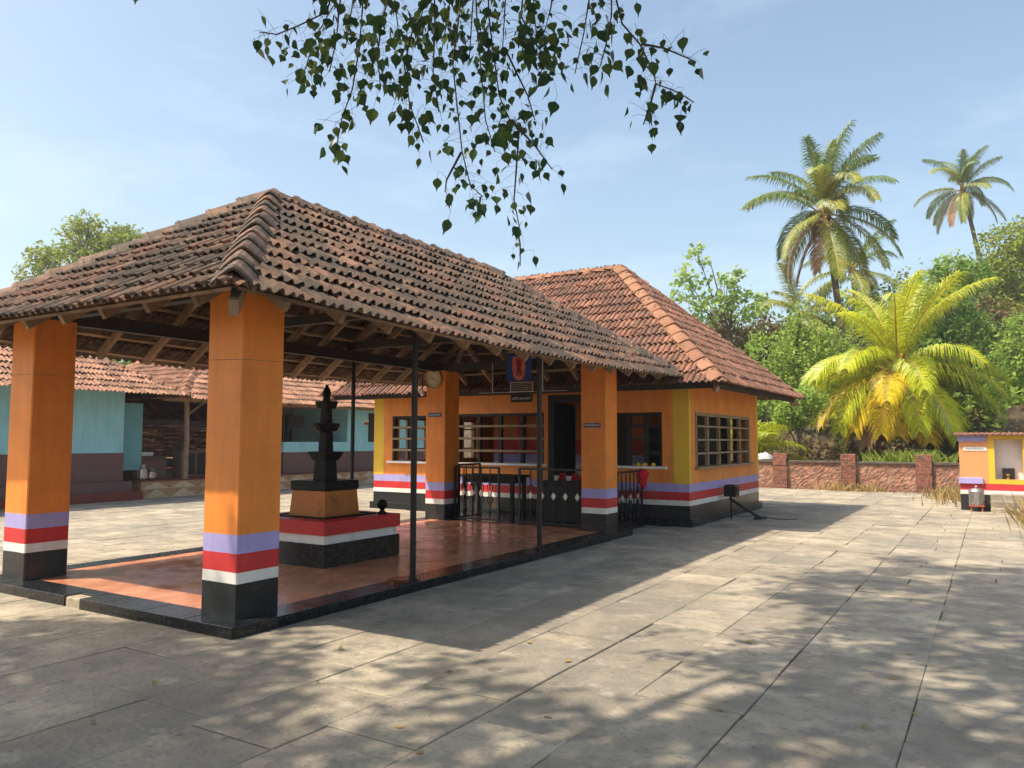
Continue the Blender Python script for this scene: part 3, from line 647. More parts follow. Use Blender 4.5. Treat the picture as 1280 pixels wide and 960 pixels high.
for i,x in enumerate((-6.98,-6.72)):
    o = MB().lathe((x,12.95,.84),[(.035,0),(.05,.05),(.055,.085),(.045,.085)],10).build('cup','cup'); tag(o,'small white cup standing on the offering table','cup','white cups on the offering table')
    o = MB().lathe((x+.05,13.12,.84),[(.07,0),(.085,.04),(.075,.10),(.03,.13)],10).build('cloth_bundle','red_cloth'); tag(o,'red cloth bundle behind the white cups on the offering table','cloth','red bundles on the offering table')
bm = MB().lathe((-5.56,13.66,.86),[(.03,-.16),(.05,-.12),(.07,-.02),(.10,.05),(.115,.11),(.08,.17),(.03,.19)],10); bm.v = [(x+random.uniform(-.03,.03),y+random.uniform(-.03,.03),z+random.uniform(-.02,.02)) for x,y,z in bm.v]
tag(bm.build('cloth_bag','red_cloth',smooth=True),'bright red cloth bundle hung on the end of the tall railing','bag')
for i,(x,s) in enumerate(((-5.62,1),(-5.45,.8),(-5.75,.6))):
    o = MB().lathe((x,SY0-.05,1.10),[(.03*s,0),(.06*s,.02),(.05*s,.05),(.015*s,.07)],8).build('flower','flower'); tag(o,'small yellow flower lying on the dark window sill','flower','yellow flowers on the sill')
# clock
ck = thing('wall_clock','round gold rimmed clock with cream dial on the far orange column','clock',(-9.05,11.9,2.74))
p = aty(543,474,11.898)
def disc(c,r,d0,d1,n=40,rings=None):
    m = MB(); m.add([(c.x+r*math.cos(t),c.y-d0,c.z+r*math.sin(t)) for t in [2*math.pi*k/n for k in range(n)]]+[(c.x+r*math.cos(t),c.y-d1,c.z+r*math.sin(t)) for t in [2*math.pi*k/n for k in range(n)]],
      [tuple(range(n-1,-1,-1)),tuple(range(n,2*n))]+[(k,(k+1)%n,n+(k+1)%n,n+k) for k in range(n)]); return m
rim = MB(); n = 40; CRr = .20
for r_,d_ in ((CRr,0),(CRr,.045),(CRr-.012,.055),(CRr-.03,.045),(CRr-.03,.02)):
    rim.v += [(p.x+r_*math.cos(2*math.pi*k/n),p.y-d_,p.z+r_*math.sin(2*math.pi*k/n)) for k in range(n)]
for i in range(4): rim.f += [(i*n+k,i*n+(k+1)%n,(i+1)*n+(k+1)%n,(i+1)*n+k) for k in range(n)]
rim.build('rim','brass',ck); disc(p,CRr-.028,.0,.022).build('dial','dial',ck)
for h in range(1,13):
    t = math.pi/2-h*math.pi/6
    if h%3 == 0: textmesh('numeral',str(h),.055,at(FRONT,(p.x+.125*math.cos(t),p.y-.0235,p.z+.125*math.sin(t))),'ink',ck)
    else: MB().bar((p.x+.115*math.cos(t),p.y-.0245,p.z+.115*math.sin(t)),(p.x+.142*math.cos(t),p.y-.0245,p.z+.142*math.sin(t)),.012,.002,(0,1,0)).build('hour_mark','ink',ck)
for ang,ln,wd in ((math.pi/2-(10.33)*math.pi/6,.085,.012),(math.pi/2-20*math.pi/30,.13,.008),(math.pi/2-46*math.pi/30,.12,.004)):
    MB().bar((p.x,p.y-.030,p.z),(p.x+ln*math.cos(ang),p.y-.030,p.z+ln*math.sin(ang)),wd,.002,(0,1,0)).build('hand','ink',ck)
def plate(u,v,y,wd,ht,mt,tmt,txt,ts,label,cat='sign',name='name_plate'):
    c = aty(u,v,y); t = thing(name,label,cat,tuple(c)); MB().box(c.x-wd/2,c.x+wd/2,y-.012,y-.001,c.z-ht/2,c.z+ht/2).build('plate',mt,t)
    if txt: textmesh('lettering',txt,ts,at(FRONT,(c.x,y-.0145,c.z)),tmt,t)
    return t
plate(543.5,518.5,11.9,.30,.075,'blue_plate','letter','പുരുഷന്മാർ',.046,'small blue plate with white script on the column under the clock')
plate(740.5,531.5,11.77,.30,.075,'blue_plate','letter','സ്ത്രീകൾ',.052,'small blue plate with white script on the column before the dark windows')
plate(652,498,SY0-.002,.52,.16,'soot','letter','ശ്രീ ഭഗവതി',.075,'black board with faded white script over the shrine door')
# picture banner and wire frame under the roof
c = aty(649,460,11.6); bt = thing('picture_banner','blue board with a coral picture panel hanging under the pavilion eave','banner',tuple(c))
bw_,bh_ = .50,.50; MB().box(c.x-bw_/2,c.x+bw_/2,c.y-.01,c.y,c.z-.23,c.z+.24).build('board','banner',bt)
sh = [(-.125,.20),(.125,.20),(.13,.0),(.115,-.12),(.06,-.20),(0,-.22),(-.06,-.20),(-.115,-.12),(-.13,.0)]
ns_ = len(sh); pm = MB().add([(c.x+a,c.y-.013,c.z+b) for a,b in sh]+[(c.x+a,c.y-.0095,c.z+b) for a,b in sh],[tuple(range(ns_-1,-1,-1))]+[(k,(k+1)%ns_,ns_+(k+1)%ns_,ns_+k) for k in range(ns_)]).build('picture_panel','pink',bt)
for dx_,wv in ((-.05,.03),(0,.035),(.055,.03)):
    MB().tube([(c.x+dx_,c.y-.015,c.z+.17),(c.x+dx_*.4,c.y-.015,c.z+.02),(c.x+dx_*.9,c.y-.015,c.z-.14)],[wv*.35,wv*.6,wv*.3],6).build('painted_mark','magenta',pm)
MB().bar((c.x-.2,c.y+.02,c.z+.22),(c.x-.2,c.y+.02,3.0),.012,.012,(1,0,0)).bar((c.x+.2,c.y+.02,c.z+.22),(c.x+.2,c.y+.02,3.0),.012,.012,(1,0,0)).build('hanger','steel',bt)
c2 = aty(652,483,11.6); wf = thing('wire_rack','thin white metal rack hanging just below the blue banner','rack',tuple(c2))
m = MB()
for z in (-.09,.07): m.bar((c2.x-.24,c2.y,c2.z+z),(c2.x+.24,c2.y,c2.z+z),.012,.012)
for x in (-.22,.22): m.bar((c2.x+x,c2.y,c2.z-.09),(c2.x+x,c2.y,c2.z+.07),.014,.014,(1,0,0))
for z in (-.05,-.02,.01,.04): m.bar((c2.x-.2,c2.y,c2.z+z),(c2.x+.2,c2.y,c2.z+z),.005,.005)
m.build('frame','bright',wf)
MB().bar((c2.x-.9,c2.y,c2.z-.095),(c2.x+.9,c2.y,c2.z-.095),.008,.008).bar((c2.x-.6,c2.y,c2.z-.1),(c2.x-.6,c2.y,2.95),.014,.014,(1,0,0)).bar((c2.x+.42,c2.y,c2.z-.09),(c2.x+.42,c2.y,2.95),.02,.02,(1,0,0)).build('hanging_rods','bright',wf)
# a bulb by the clock column
bp = aty(528,492,12.2); bl = thing('light_bulb','unlit white bulb hanging beside the clock column','bulb',tuple(bp)); MB().lathe(tuple(bp),[(.01,-.05),(.04,-.03),(.045,0),(.03,.04),(.022,.07)],10).build('globe','white',bl,smooth=True); MB().bar((bp.x,bp.y,bp.z+.065),(bp.x,bp.y,2.95),.015,.015,(1,0,0)).build('flex','steel',bl)
# floodlight and leaning pipe at the shrine wall
fp = atz(908,648,0); fx,fy = -4.55,fp.y-.15
ft = thing('floodlight','black box floodlight on a short post at the side wall of the shrine','floodlight',(fx,fy,0))
MB().bar((fx,fy,0),(fx,fy,.50),.03,.03,(1,0,0)).build('post','steel',ft); MB().cbox(fx-.11,fx+.13,fy-.13,fy+.13,.46,.70,.03).build('lamp_housing','steel',ft); MB().box(fx+.131,fx+.137,fy-.1,fy+.1,.49,.66).build('lens','soot',ft)
o = MB().tube([(-4.60,fy+.05,.42),(-4.05,16.2,.03)],.03,8).tube([(-4.15,16.12,.02),(-3.98,16.32,.02)],.03,8).build('leaning_pipe','steel'); tag(o,'rusty dark pipe leaning from the ground against the black wall base','pipe')
hs = [(-4.6+.1*i+.02*math.sin(i*1.3), 16.4+.25*math.sin(i*.5)+.02*i, .012) for i in range(13)]
o = MB().tube(hs,.007,5).build('loose_cable','steel'); tag(o,'thin dark cable lying on the paving beside the shrine','cable')

# ================================================================== blue houses on the far side
def zig(x,y0,y1,z0,z1,parent):
    n = max(1,round((y1-y0)/.42)); st = (y1-y0)/n
    for i in range(n):
        a,b = y0+i*st,y0+(i+1)*st
        if i%2: a,b = b,a
        for tri,mm in ((((a,z0),(b,z0),(b,z1)),'zig_a'),(((a,z0),(b,z1),(a,z1)),'zig_b')):
            q = [(x+.004,yy,zz) for yy,zz in tri]
            MB().add(q+[(x-.01,yy,zz) for yy,zz in tri],[(0,1,2),(5,4,3),(0,3,4,1),(1,4,5,2),(2,5,3,0)]).build('facing_tile',mm,parent)
ha = thing('blue_house','sky blue house with maroon lower wall, stepped base and clay tile roof','house',(-22,7.5,0))
MB().box(-25.5,-19.6,2,12.27,1.22,2.9).build('upper_wall','blue',ha); MB().box(-25.5,-19.585,2,12.285,.48,1.218).build('lower_wall','brown',ha)
MB().cbox(-25.7,-19.35,2,12.4,.22,.479,.01).build('step','brown',ha); MB().cbox(-25.9,-19.08,1.5,12.55,-.02,.219,.01).build('step','brick_red',ha)
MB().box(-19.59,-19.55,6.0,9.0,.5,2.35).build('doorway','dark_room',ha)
MB().box(-21.5,-19.75,12.29,12.9,.75,2.55).build('side_wall','shaded_blue',ha)
hip_roof(ha,-27.0,-18.65,1.0,13.45,2.72,5.2,'tile_pink','cap_red',160,under=False,faces='XxYy',seed=8,capw=.16,caph=.10)
hb_ = thing('veranda_house','long blue house with tiled veranda plinth and faded clay tile roof','house',(-22,19,0))
vp = MB().box(-27.5,-19.32,12.65,29,-.02,.44).build('veranda_plinth','zig_b',hb_); MB().cbox(-27.4,-19.30,12.62,29,.441,.47,.006).build('veranda_floor','brick_red',hb_)
zig(-19.318,12.66,25.4,.0,.24,vp); zig(-19.318,12.66,25.4,.246,.436,vp)
MB().box(-20.0,-19.7,17.85,20.8,.47,1.16).build('parapet','brown',hb_); MB().cbox(-20.02,-19.67,17.83,20.8,1.161,1.50,.01).build('parapet_cap','blue',hb_)
MB().box(-22.5,-19.70,20.805,28,1.16,2.72).build('upper_wall','blue',hb_); MB().box(-22.5,-19.69,20.802,28,.47,1.159).build('lower_wall','brown',hb_)
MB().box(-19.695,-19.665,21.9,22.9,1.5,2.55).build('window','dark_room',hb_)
MB().box(-22.8,-22.6,17.3,23.4,.47,2.75).build('back_wall','pal',hb_)
for y in (18.0,19.3,20.3):
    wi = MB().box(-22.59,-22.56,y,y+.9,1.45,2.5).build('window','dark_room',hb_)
    for k in range(4): MB().box(-22.555,-22.54,y+.1+.2*k,y+.16+.2*k,1.46,2.49).build('curtain','pal',wi)
pn = thing('notice','','sign',(0,0,0)); pn['label'] = 'small red and white notice on the blue veranda wall'; pc_ = atx(459.5,527,-19.69)
ROOTLOC[pn.name] = Vector(pc_); pn.location = pc_
MB().box(-19.698,-19.685,pc_.y-.14,pc_.y+.14,pc_.z-.02,pc_.z+.08).build('paper','white',pn); MB().box(-19.698,-19.684,pc_.y-.16,pc_.y+.16,pc_.z-.12,pc_.z-.025).build('red_strip','redletter',pn)
tv = atx(368,527,-20.3); o = MB().cbox(-20.35,-20.2,tv.y-.35,tv.y+.35,tv.z-.22,tv.z+.22,.02).build('loudspeaker','soot'); tag(o,'black box loudspeaker hung under the veranda house roof','speaker')
MB().tube([(-19.45,14.05,.46),(-19.42,14.05,1.6),(-19.45,14.03,2.72)],[.085,.075,.07],8).build('wooden_post','wood',hb_)
MB().bar((-19.45,14.1,2.3),(-19.45,14.7,2.72),.05,.06).build('brace','wood',hb_)
MB().bar((-19.45,13.3,2.70),(-19.45,25.5,2.70),.1,.12).build('eave_beam','wood',hb_)
hip_roof(hb_,-26.2,-18.75,13.35,29.2,2.66,5.0,'tile_pink','cap_red',230,under=False,faces='XxYy',seed=9,capw=.16,caph=.10)
cn = thing('counter','low maroon counter with a stone top on the veranda','counter',(-20.6,13.3,.47)); MB().box(-20.6,-20.1,12.9,13.9,.47,1.06).build('body','brown',cn); MB().cbox(-21.6,-20.0,12.75,14.0,1.061,1.11,.008).build('counter_top','grille',cn)
for (y,x,h) in ((12.95,-19.75,.42),(13.25,-19.8,.30)):
    o = MB().lathe((x,y,.47),[(.10,0),(.13,.05),(.12,h*.7),(.08,h*.85),(.09,h)],12).build('metal_pot','bright'); tag(o,'%s grey metal pot on the veranda floor'%('tall' if h > .4 else 'squat'),'pot')
o = MB().cbox(-20.5,-20.2,13.2,13.55,1.112,1.22,.01).build('white_box','white'); tag(o,'small white box lying on the counter top','box')
cb = thing('cupboard','narrow wooden cupboard with glass front on the veranda','cupboard',(-20.3,14.9,.47)); MB().box(-20.6,-20.2,14.45,15.4,.47,1.25).build('carcass','brown',cb)
for y in (14.55,15.0): MB().box(-20.199,-20.185,y,y+.36,.55,1.18).build('door_pane','dark_room',cb)
o = MB().lathe((-19.62,17.5,.47),[(.10,0),(.12,.02),(.11,.55),(.06,.62),(.06,.68)],10).build('water_can','plastic'); tag(o,'grey plastic can standing by the maroon veranda parapet','can')
# firewood shed behind
sd = thing('firewood_shed','low open shed with a clay tile lean-to roof behind the houses','shed',(-26.5,18,0))
MB().box(-28.6,-28.4,14,22,0,2.6).build('back_wall','dark_room',sd)
for y in (14.3,18.2,21.6): MB().tube([(-25.3,y,0),(-25.3,y,2.1)],.06,7).build('post','wood',sd)
ZV, ZF = SHAPES[1]; tf = make_tile_meshes('tile_pink')[0]
pr_ = math.atan2(1.9,2.6); 
for r in range(9):
    for k in range(27):
        U = Vector((0,1,0)); Vv = Vector((-math.cos(pr_),0,math.sin(pr_))); Nn = U.cross(Vv); M = Matrix((U,Vv,Nn)).transposed().to_4x4() @ Matrix.Rotation(random.gauss(0,.015),4,'Z'); M.translation = Vector((-25.0,14.6+k*TW,2.18))+Vv*(r*TE)+Nn*.02; place(tf,'tile',M,sd)
st = thing('firewood_stack','stacked split firewood under the low shed roof','firewood',(-25.9,17.5,.9))
k = 0
for row in range(11):
    y = 15.2
    while y < 19.6:
        ln = random.uniform(.5,1.1); z = .95+row*.105+random.uniform(-.03,.03); x = -25.75+random.uniform(-.15,.1)
        m = MB().tube([(x,y,z),(x+random.uniform(-.08,.08),y+ln*.5,z+random.uniform(-.05,.05)),(x+random.uniform(-.08,.08),y+ln,z+random.uniform(-.04,.04))],[random.uniform(.035,.055),random.uniform(.04,.06),random.uniform(.03,.05)],6)
        m.build('split_log','log',st); y += ln*.8; k += 1
MB().box(-27,-25.5,14.6,20,.80,.88).build('rack_board','wood',st)
for y in (14.9,17.4,19.7): MB().box(-26.0,-25.9,y,y+.08,0,.80).build('rack_leg','wood',st)

# ================================================================== boundary wall and small shrine
bwall = thing('boundary_wall','low rough laterite boundary wall with square piers and dark coping','wall',(-2,27.1,0))
pxs = [-6.09-2.13*3,-6.09-2.13*2,-6.09-2.13,-6.09,-3.97,-1.83,.35,2.5,4.7]
def rough_box(x0,x1,y0,y1,z0,z1,st,amp):
    m = bmesh.new(); nx_,nz_ = max(2,int((x1-x0)/st)),max(2,int((z1-z0)/st)); vs = {}
    for i in range(nx_+1):
        for k_ in range(nz_+1): vs[i,k_] = m.verts.new((x0+(x1-x0)*i/nx_,y0+random.uniform(-amp,amp)*(0<i<nx_),z0+(z1-z0)*k_/nz_))
    for i in range(nx_):
        for k_ in range(nz_): m.faces.new((vs[i,k_],vs[i+1,k_],vs[i+1,k_+1],vs[i,k_+1]))
    mb = MB(); m.verts.index_update(); mb.add([tuple(v.co) for v in m.verts],[tuple(v.index for v in f.verts) for f in m.faces]); m.free()
    mb.add([(x0,y0,z0),(x1,y0,z0),(x1,y1,z0),(x0,y1,z0),(x0,y0,z1),(x1,y0,z1),(x1,y1,z1),(x0,y1,z1)],[(4,5,6,7),(1,2,6,5),(2,3,7,6),(3,0,4,7)]); return mb
for a,b in zip(pxs[:-1],pxs[1:]):
    rough_box(a+.22,b-.22,27.1,27.32,-.04,.86,.06,.012).build('wall_panel','laterite',bwall)
    for j in range(4): 
        q0,q1 = a+.22+(b-a-.44)*j/4,a+.22+(b-a-.44)*(j+1)/4; MB().cbox(q0+.002,q1-.002,27.04,27.38,.861,.925+random.uniform(-.008,.008),.015).build('coping_stone','coping',bwall)
for x in pxs:
    pr0 = MB()
    for k_ in range(6):
        z0 = -.04+k_*.2; j = random.uniform(-.008,.008); MB().cbox(x-.22+j,x+.22+j,26.98+j,27.42+j,z0+.002,min(1.16,z0+.198),.012).build('laterite_block','lat_pil',bwall)
ms = thing('small_shrine','small orange roadside shrine with yellow framed niche and red band','shrine',(.5,21.5,0))
mx0,mx1,my0,my1 = -.68,1.5,21.0,22.4
mb_ = mat('small_shrine_paint',ORANGE,bands=[(.37,BLACK,.5),(.46,WHITE,.6),(.61,(.55,.04,.05),.5),(9,(.74,.30,.12),.6)],var=.1,scale=2,stain=((.5,.22,.1),.4,2,.58))
wall_open('x',my0,mx0,mx1,[(.02,.56,.72,1.63)],.2,1,1.72).build('wall',mb_,ms)
MB().box(mx0,mx0+.2,my0+.2,my1,0,1.72).build('wall',mb_,ms); MB().box(mx1-.2,mx1,my0+.2,my1,0,1.72).build('wall',mb_,ms)
MB().box(mx0+.2,mx1-.2,my0+.27,my0+.32,.5,1.70).build('niche_back','white',ms); MB().box(mx0+.2,mx1-.2,my0+.2,my0+.268,.60,.72).build('niche_floor','white',ms)
MB().box(-.10,.02,my0-.004,my0,.615,1.718).build('niche_frame','yellow',ms); MB().box(.56,.70,my0-.004,my0,.615,1.718).build('niche_frame','yellow',ms); MB().box(.02,.56,my0-.004,my0,.615,.72).build('niche_frame','yellow',ms); MB().box(.02,.56,my0-.004,my0,1.63,1.718).build('niche_frame','yellow',ms)
MB().box(mx0-.02,-.14,my0-.03,my0-.001,1.58,1.72).build('purple_cornice','ped_white',ms).data.materials[0] = mat('lilac_paint',PURPLE,.6,.1)
MB().cbox(mx0-.03,-.22,my0-.06,my0-.001,.615,.75,.01).build('ledge',bpy.data.materials['lilac_paint'],ms)
for i in range(3): MB().cbox(-.09,1.5,my0-.22-.17*i if False else my0-.18-.16*i,my0-.002-.16*i if i else my0-.002,-.02,.40-.15*i,.02).build('step','slab',ms)
rfm = MB(); n = 60
for i in range(n+1):
    x = mx0-.12+(mx1-mx0+.24)*i/n; zc = .012*math.cos(i*2.2)
    rfm.v += [(x,my0-.16,1.745+zc),(x,my1+.1,1.80+zc),(x,my0-.16,1.725+zc),(x,my1+.1,1.78+zc)]
for i in range(n): a = i*4; rfm.f += [(a,a+4,a+5,a+1),(a+2,a+3,a+7,a+6),(a,a+2,a+6,a+4)]
rfm.build('corrugated_roof','lat_pil',ms)
plate(1218.5,561,my0,.47,.09,'cup','dkletter','നാഗസ്ഥാനം',.06,'white plate with dark script on the small shrine')
o = MB().box(.16,.40,my0+.15,my0+.262,.722,.97).build('lamp_niche_box','soot'); tag(o,'blackened lamp box inside the white niche','lamp box')
m = thing('idol_lamp','brass lamp glimmering in front of the blackened niche box','lamp',(.27,my0+.075,.722)); MB().lathe((.27,my0+.075,.722),[(.06,0),(.02,.03),(.02,.08),(.05,.10),(.01,.13)],10).build('body','brass',m)
dv = thing('offering_drum','steel offering drum with a domed lid on a red stand','drum',(-.36,20.75,0))
MB().lathe((-.36,20.75,.14),[(.15,0),(.155,.01),(.155,.30),(.16,.31),(.15,.33)],20).build('drum','bright',dv,smooth=False); MB().lathe((-.36,20.75,.47),[(.15,0),(.12,.035),(.04,.055),(.02,.06),(.035,.085),(.01,.11)],16).build('lid','bright',dv)
for a in range(4): t = math.pi/4+a*math.pi/2; MB().bar((-.36+.16*math.cos(t),20.75+.16*math.sin(t),0),(-.36+.14*math.cos(t),20.75+.14*math.sin(t),.14),.025,.025,(1,0,0)).build('stand_leg','stand',dv)
MB().box(-.36-.15,-.36+.15,20.6,20.9,.115,.139).build('stand_top','stand',dv)
pl_ = pt(993,574,31.5); bmm = MB().lathe((pl_.x,28.1,.85),[(.2,0),(.32,.08),(.26,.22),(.08,.30)],9); bmm.v = [(x+random.uniform(-.06,.06),y+random.uniform(-.06,.06),z+random.uniform(-.03,.03)) for x,y,z in bmm.v]
tag(bmm.build('plastic_sack','plastic'),'crumpled pale plastic sack behind the laterite wall','sack')

# ================================================================== vegetation
def leaves(blobs, n, size, clump, aspect=.5, up=.35, seed=0):
    g_ = np.random.default_rng(seed); B = np.array(blobs, float); wgt = B[:,3]**2*(B[:,4] if B.shape[1] > 4 else 1); wgt = wgt/wgt.sum()
    nc = max(4,n//clump); bi = g_.choice(len(B), nc, p=wgt); d = g_.normal(size=(nc,3)); d /= np.linalg.norm(d,axis=1)[:,None]
    r = B[bi,3]*g_.uniform(.45,1.05,nc)**.6; c = B[bi,:3]+d*r[:,None]*np.array([1,1,.85])
    ci = g_.integers(0,nc,n); spread = B[bi[ci],3]*.16+size*1.2; C = c[ci]+g_.normal(size=(n,3))*spread[:,None]*.6
    nrm = g_.normal(size=(n,3)); nrm /= np.linalg.norm(nrm,axis=1)[:,None]; nrm[:,2] = np.abs(nrm[:,2])+up*.4; nrm /= np.linalg.norm(nrm,axis=1)[:,None]
    a = np.cross(nrm,g_.normal(size=(n,3))); a /= np.linalg.norm(a,axis=1)[:,None]; b = np.cross(nrm,a); s = size*g_.uniform(.6,1.3,n)[:,None]
    V = np.stack([C-a*s, C-b*s*aspect-a*s*.1+nrm*s*.12, C+a*s, C+b*s*aspect-a*s*.1+nrm*s*.12],1).reshape(-1,3); return V, np.arange(4*n).reshape(-1,4)
def tree(name, label, base, blobs, n, size, m, clump=14, trunk=.12, seed=0, group=None, cat='tree', bark='bark', aspect=.5, limbs=True):
    base = Vector(base); t = thing(name,label,cat,tuple(base),group); rr = random.Random(seed+100)
    top = Vector((sum(b[0] for b in blobs)/len(blobs),sum(b[1] for b in blobs)/len(blobs),max(b[2] for b in blobs)))
    mb = MB(); k = [base.lerp(top,f)+Vector((rr.uniform(-.12,.12),rr.uniform(-.12,.12),0))*(f > 0) for f in (0,.3,.6,.95)]; mb.tube(k,[trunk,trunk*.8,trunk*.55,trunk*.2],7)
    if limbs:
        for b in blobs:
            s = base.lerp(top,rr.uniform(.3,.65)); e = Vector(b[:3]); mid = s.lerp(e,.5)+Vector((0,0,-.1*b[3])); mb.tube([s,mid,e,e+Vector((rr.uniform(-.4,.4)*b[3],rr.uniform(-.4,.4)*b[3],.6*b[3]))],[trunk*.45,trunk*.3,trunk*.18,trunk*.06],5)
            for _ in range(4): q = Vector((rr.gauss(0,1),rr.gauss(0,1),rr.gauss(.3,.8))).normalized()*b[3]*.85; mb.tube([e.lerp(mid,.3),e+q*.5,e+q],[trunk*.16,trunk*.1,trunk*.04],4)
    mb.build('trunk',bark,t); V,F = leaves(blobs,n,size,clump,aspect,seed=seed); npmesh('crown',V,F,m,t); return t
def B(u,v,d,rp,wt=1): p = pt(u,v,d); return (p.x,p.y,p.z,rp*d/FPX,wt)
def gnd(u,d,z=.3): p = pt(u,560,d); return (p.x,p.y,hz(p.x,p.y)-.1 if p.y > 27.5 else z)
tree('leafy_tree','thin tree with sparse pale fresh leaves rising above the shrine roof',gnd(938,36),[B(873,320,36,14),B(862,352,36,20),B(905,362,36,22),B(885,388,36,24),B(930,385,36,24),B(920,348,36,14),B(850,372,36,12)],1100,.13,'green_l',9,.09,1,aspect=.7)
tree('leafy_tree','greyish olive scrub tree beside the shrine roof',gnd(930,38),[B(915,430,38,36),B(945,420,38,32),B(900,405,38,22),B(965,450,38,30)],4200,.12,'olive',10,.10,2)
tree('leafy_tree','dense bright green tree between the shrine roof and the yellow palm',gnd(985,33.5),[B(965,445,33.5,36),B(1000,455,33.5,42),B(1030,440,33.5,34),B(985,485,33.5,34),B(1000,400,33.5,22),B(1020,480,33.5,30)],6200,.10,'green_a',16,.12,3)
tree('leafy_tree','young tree with slim grey trunk and round crown behind the laterite wall',gnd(1000,28.9),[B(992,505,28.9,19),B(1012,500,28.9,20),B(1002,520,28.9,16),B(978,520,28.9,10)],2300,.085,'green_a',12,.085,4)
tree('leafy_tree','dark green glossy tree right behind the yellow palm',gnd(1195,36),[B(1180,385,36,34),B(1205,420,36,38),B(1165,430,36,30),B(1210,470,36,36),B(1180,480,36,30),B(1215,345,36,22),B(1185,345,36,18)],6200,.12,'green_b',16,.13,5)
tree('leafy_tree','open pale green sapling above the dark glossy tree',gnd(1190,41),[B(1190,335,41,22),B(1165,350,41,20),B(1215,350,41,20),B(1150,370,41,16)],1500,.13,'green_l',9,.09,6,aspect=.6)
tree('leafy_tree','tall yellow green tree on the hillside beyond the small shrine',gnd(1262,48),[B(1262,310,48,34),B(1285,345,48,44),B(1245,340,48,26),B(1300,300,48,40),B(1270,385,48,40)],6200,.15,'green_y',18,.18,7)
tree('leafy_tree','dry brown scrub tree on the slope above the small shrine',gnd(1245,40),[B(1240,395,40,30),B(1262,420,40,34),B(1225,430,40,24),B(1275,455,40,34),B(1240,470,40,28)],4600,.11,'olive',10,.12,8)
tree('leafy_tree','mid green bushy tree over the roof of the small shrine',gnd(1270,33),[B(1265,455,33,30),B(1285,420,33,34),B(1240,500,33,26),B(1272,505,33,30),B(1300,470,33,40)],6500,.10,'green_a',14,.12,9)
tree('leafy_tree','tall light green tree seen above the pavilion ridge',pt(105,560,52)-Vector((0,0,1)),[B(105,300,52,26),B(90,325,52,26),B(130,310,52,22),B(150,300,52,20),B(165,300,52,18),B(55,325,52,20),B(40,345,52,18),B(110,278,52,16),B(140,335,52,40)],6500,.15,'green_y',14,.2,10)
tree('leafy_tree','dark green tree behind the clay roofs of the blue houses',pt(205,560,46)-Vector((0,0,1)),[B(195,455,46,30),B(225,450,46,34),B(170,440,46,40),B(260,450,46,40)],5000,.16,'green_b',14,.2,11)
# undergrowth at the foot of the bank (a single uncountable mass)
bl = []
for i in range(46):
    x = -12+i*.42+random.uniform(-.3,.3); y = random.uniform(30.5,34.5); bl.append((x,y,hz(x,y)+random.uniform(0,.5),random.uniform(.4,.9)))
V,F = leaves(bl,18000,.10,12,.4,seed=31); o = npmesh('undergrowth',V,F,'olive',None,'stuff'); tag(o,'dry brown undergrowth covering the bank behind the wall','undergrowth')
bl = []
for i in range(120):
    x = random.uniform(-14,14); y = random.uniform(33.2,54); bl.append((x,y,hz(x,y)+random.uniform(.2,1.6),random.uniform(.8,1.8)))
V,F = leaves(bl,40000,.15,14,.5,seed=32); o = npmesh('hill_scrub',V,F,'green_a',None,'stuff'); tag(o,'green scrub covering the hillside far behind the wall','scrub')
def grass(name,label,cx,cy,rx,ry,z,n,h,m,seed):
    g_ = np.random.default_rng(seed); x = cx+g_.normal(size=n)*rx*.5; y = cy+g_.normal(size=n)*ry*.5; hh = h*g_.uniform(.4,1.2,n); a = g_.uniform(0,6.28,n); ln = g_.normal(size=(n,2))*.35*hh[:,None]; wd = .012+.01*g_.random(n)
    b0 = np.stack([x-np.cos(a)*wd,y-np.sin(a)*wd,np.full(n,z)],1); b1 = np.stack([x+np.cos(a)*wd,y+np.sin(a)*wd,np.full(n,z)],1); mm = np.stack([x+ln[:,0]*.4,y+ln[:,1]*.4,z+hh*.6],1); tp = np.stack([x+ln[:,0],y+ln[:,1],z+hh],1)
    V = np.stack([b0,b1,mm+(b1-b0)*.4,tp],1).reshape(-1,3); o = npmesh(name,V,np.arange(4*n).reshape(-1,4),m,None,'stuff'); tag(o,label,'grass')
grass('dry_grass','straw coloured dry grass at the foot of the laterite wall near the small shrine',-.9,24.8,.8,2.2,0,420,.30,'straw',41)
grass('dry_grass','tuft of dry yellow grass along the paving edge by the shrine steps',1.25,18.6,.7,3.2,0,1500,.5,'straw',42)
grass('wall_grass','green weeds growing on top of the bank under the yellow palm',-2.3,28.4,1.3,.6,.4,700,.8,'green_y',43)
grass('wall_grass','short yellow weeds in the joint before the wall panel',-3.9,26.7,.9,.3,0,260,.28,'straw',44)

bl = []
for u,v,d,r_ in ((930,470,47,60),(975,440,48,55),(1025,430,50,60),(1070,420,52,60),(1115,405,50,62),(1150,395,54,60),(1190,400,50,60),(1225,375,54,62),(1265,390,52,70),(1300,360,54,80),(1320,420,50,80),(900,500,46,50),(1060,470,46,60),(1120,460,46,60),(1180,470,44,60),(1240,470,44,60),(1290,480,44,60)):
    q = pt(u,v,d); bl.append((q.x,q.y,q.z,r_*d/FPX)); bl.append((q.x+.8,q.y-.5,q.z-2.2,r_*d/FPX))
V,F = leaves(bl,52000,.17,16,.55,seed=33); o = npmesh('woodland',V,F,'green_w',None,'stuff'); tag(o,'continuous light green woodland filling the background behind the palms','woodland')
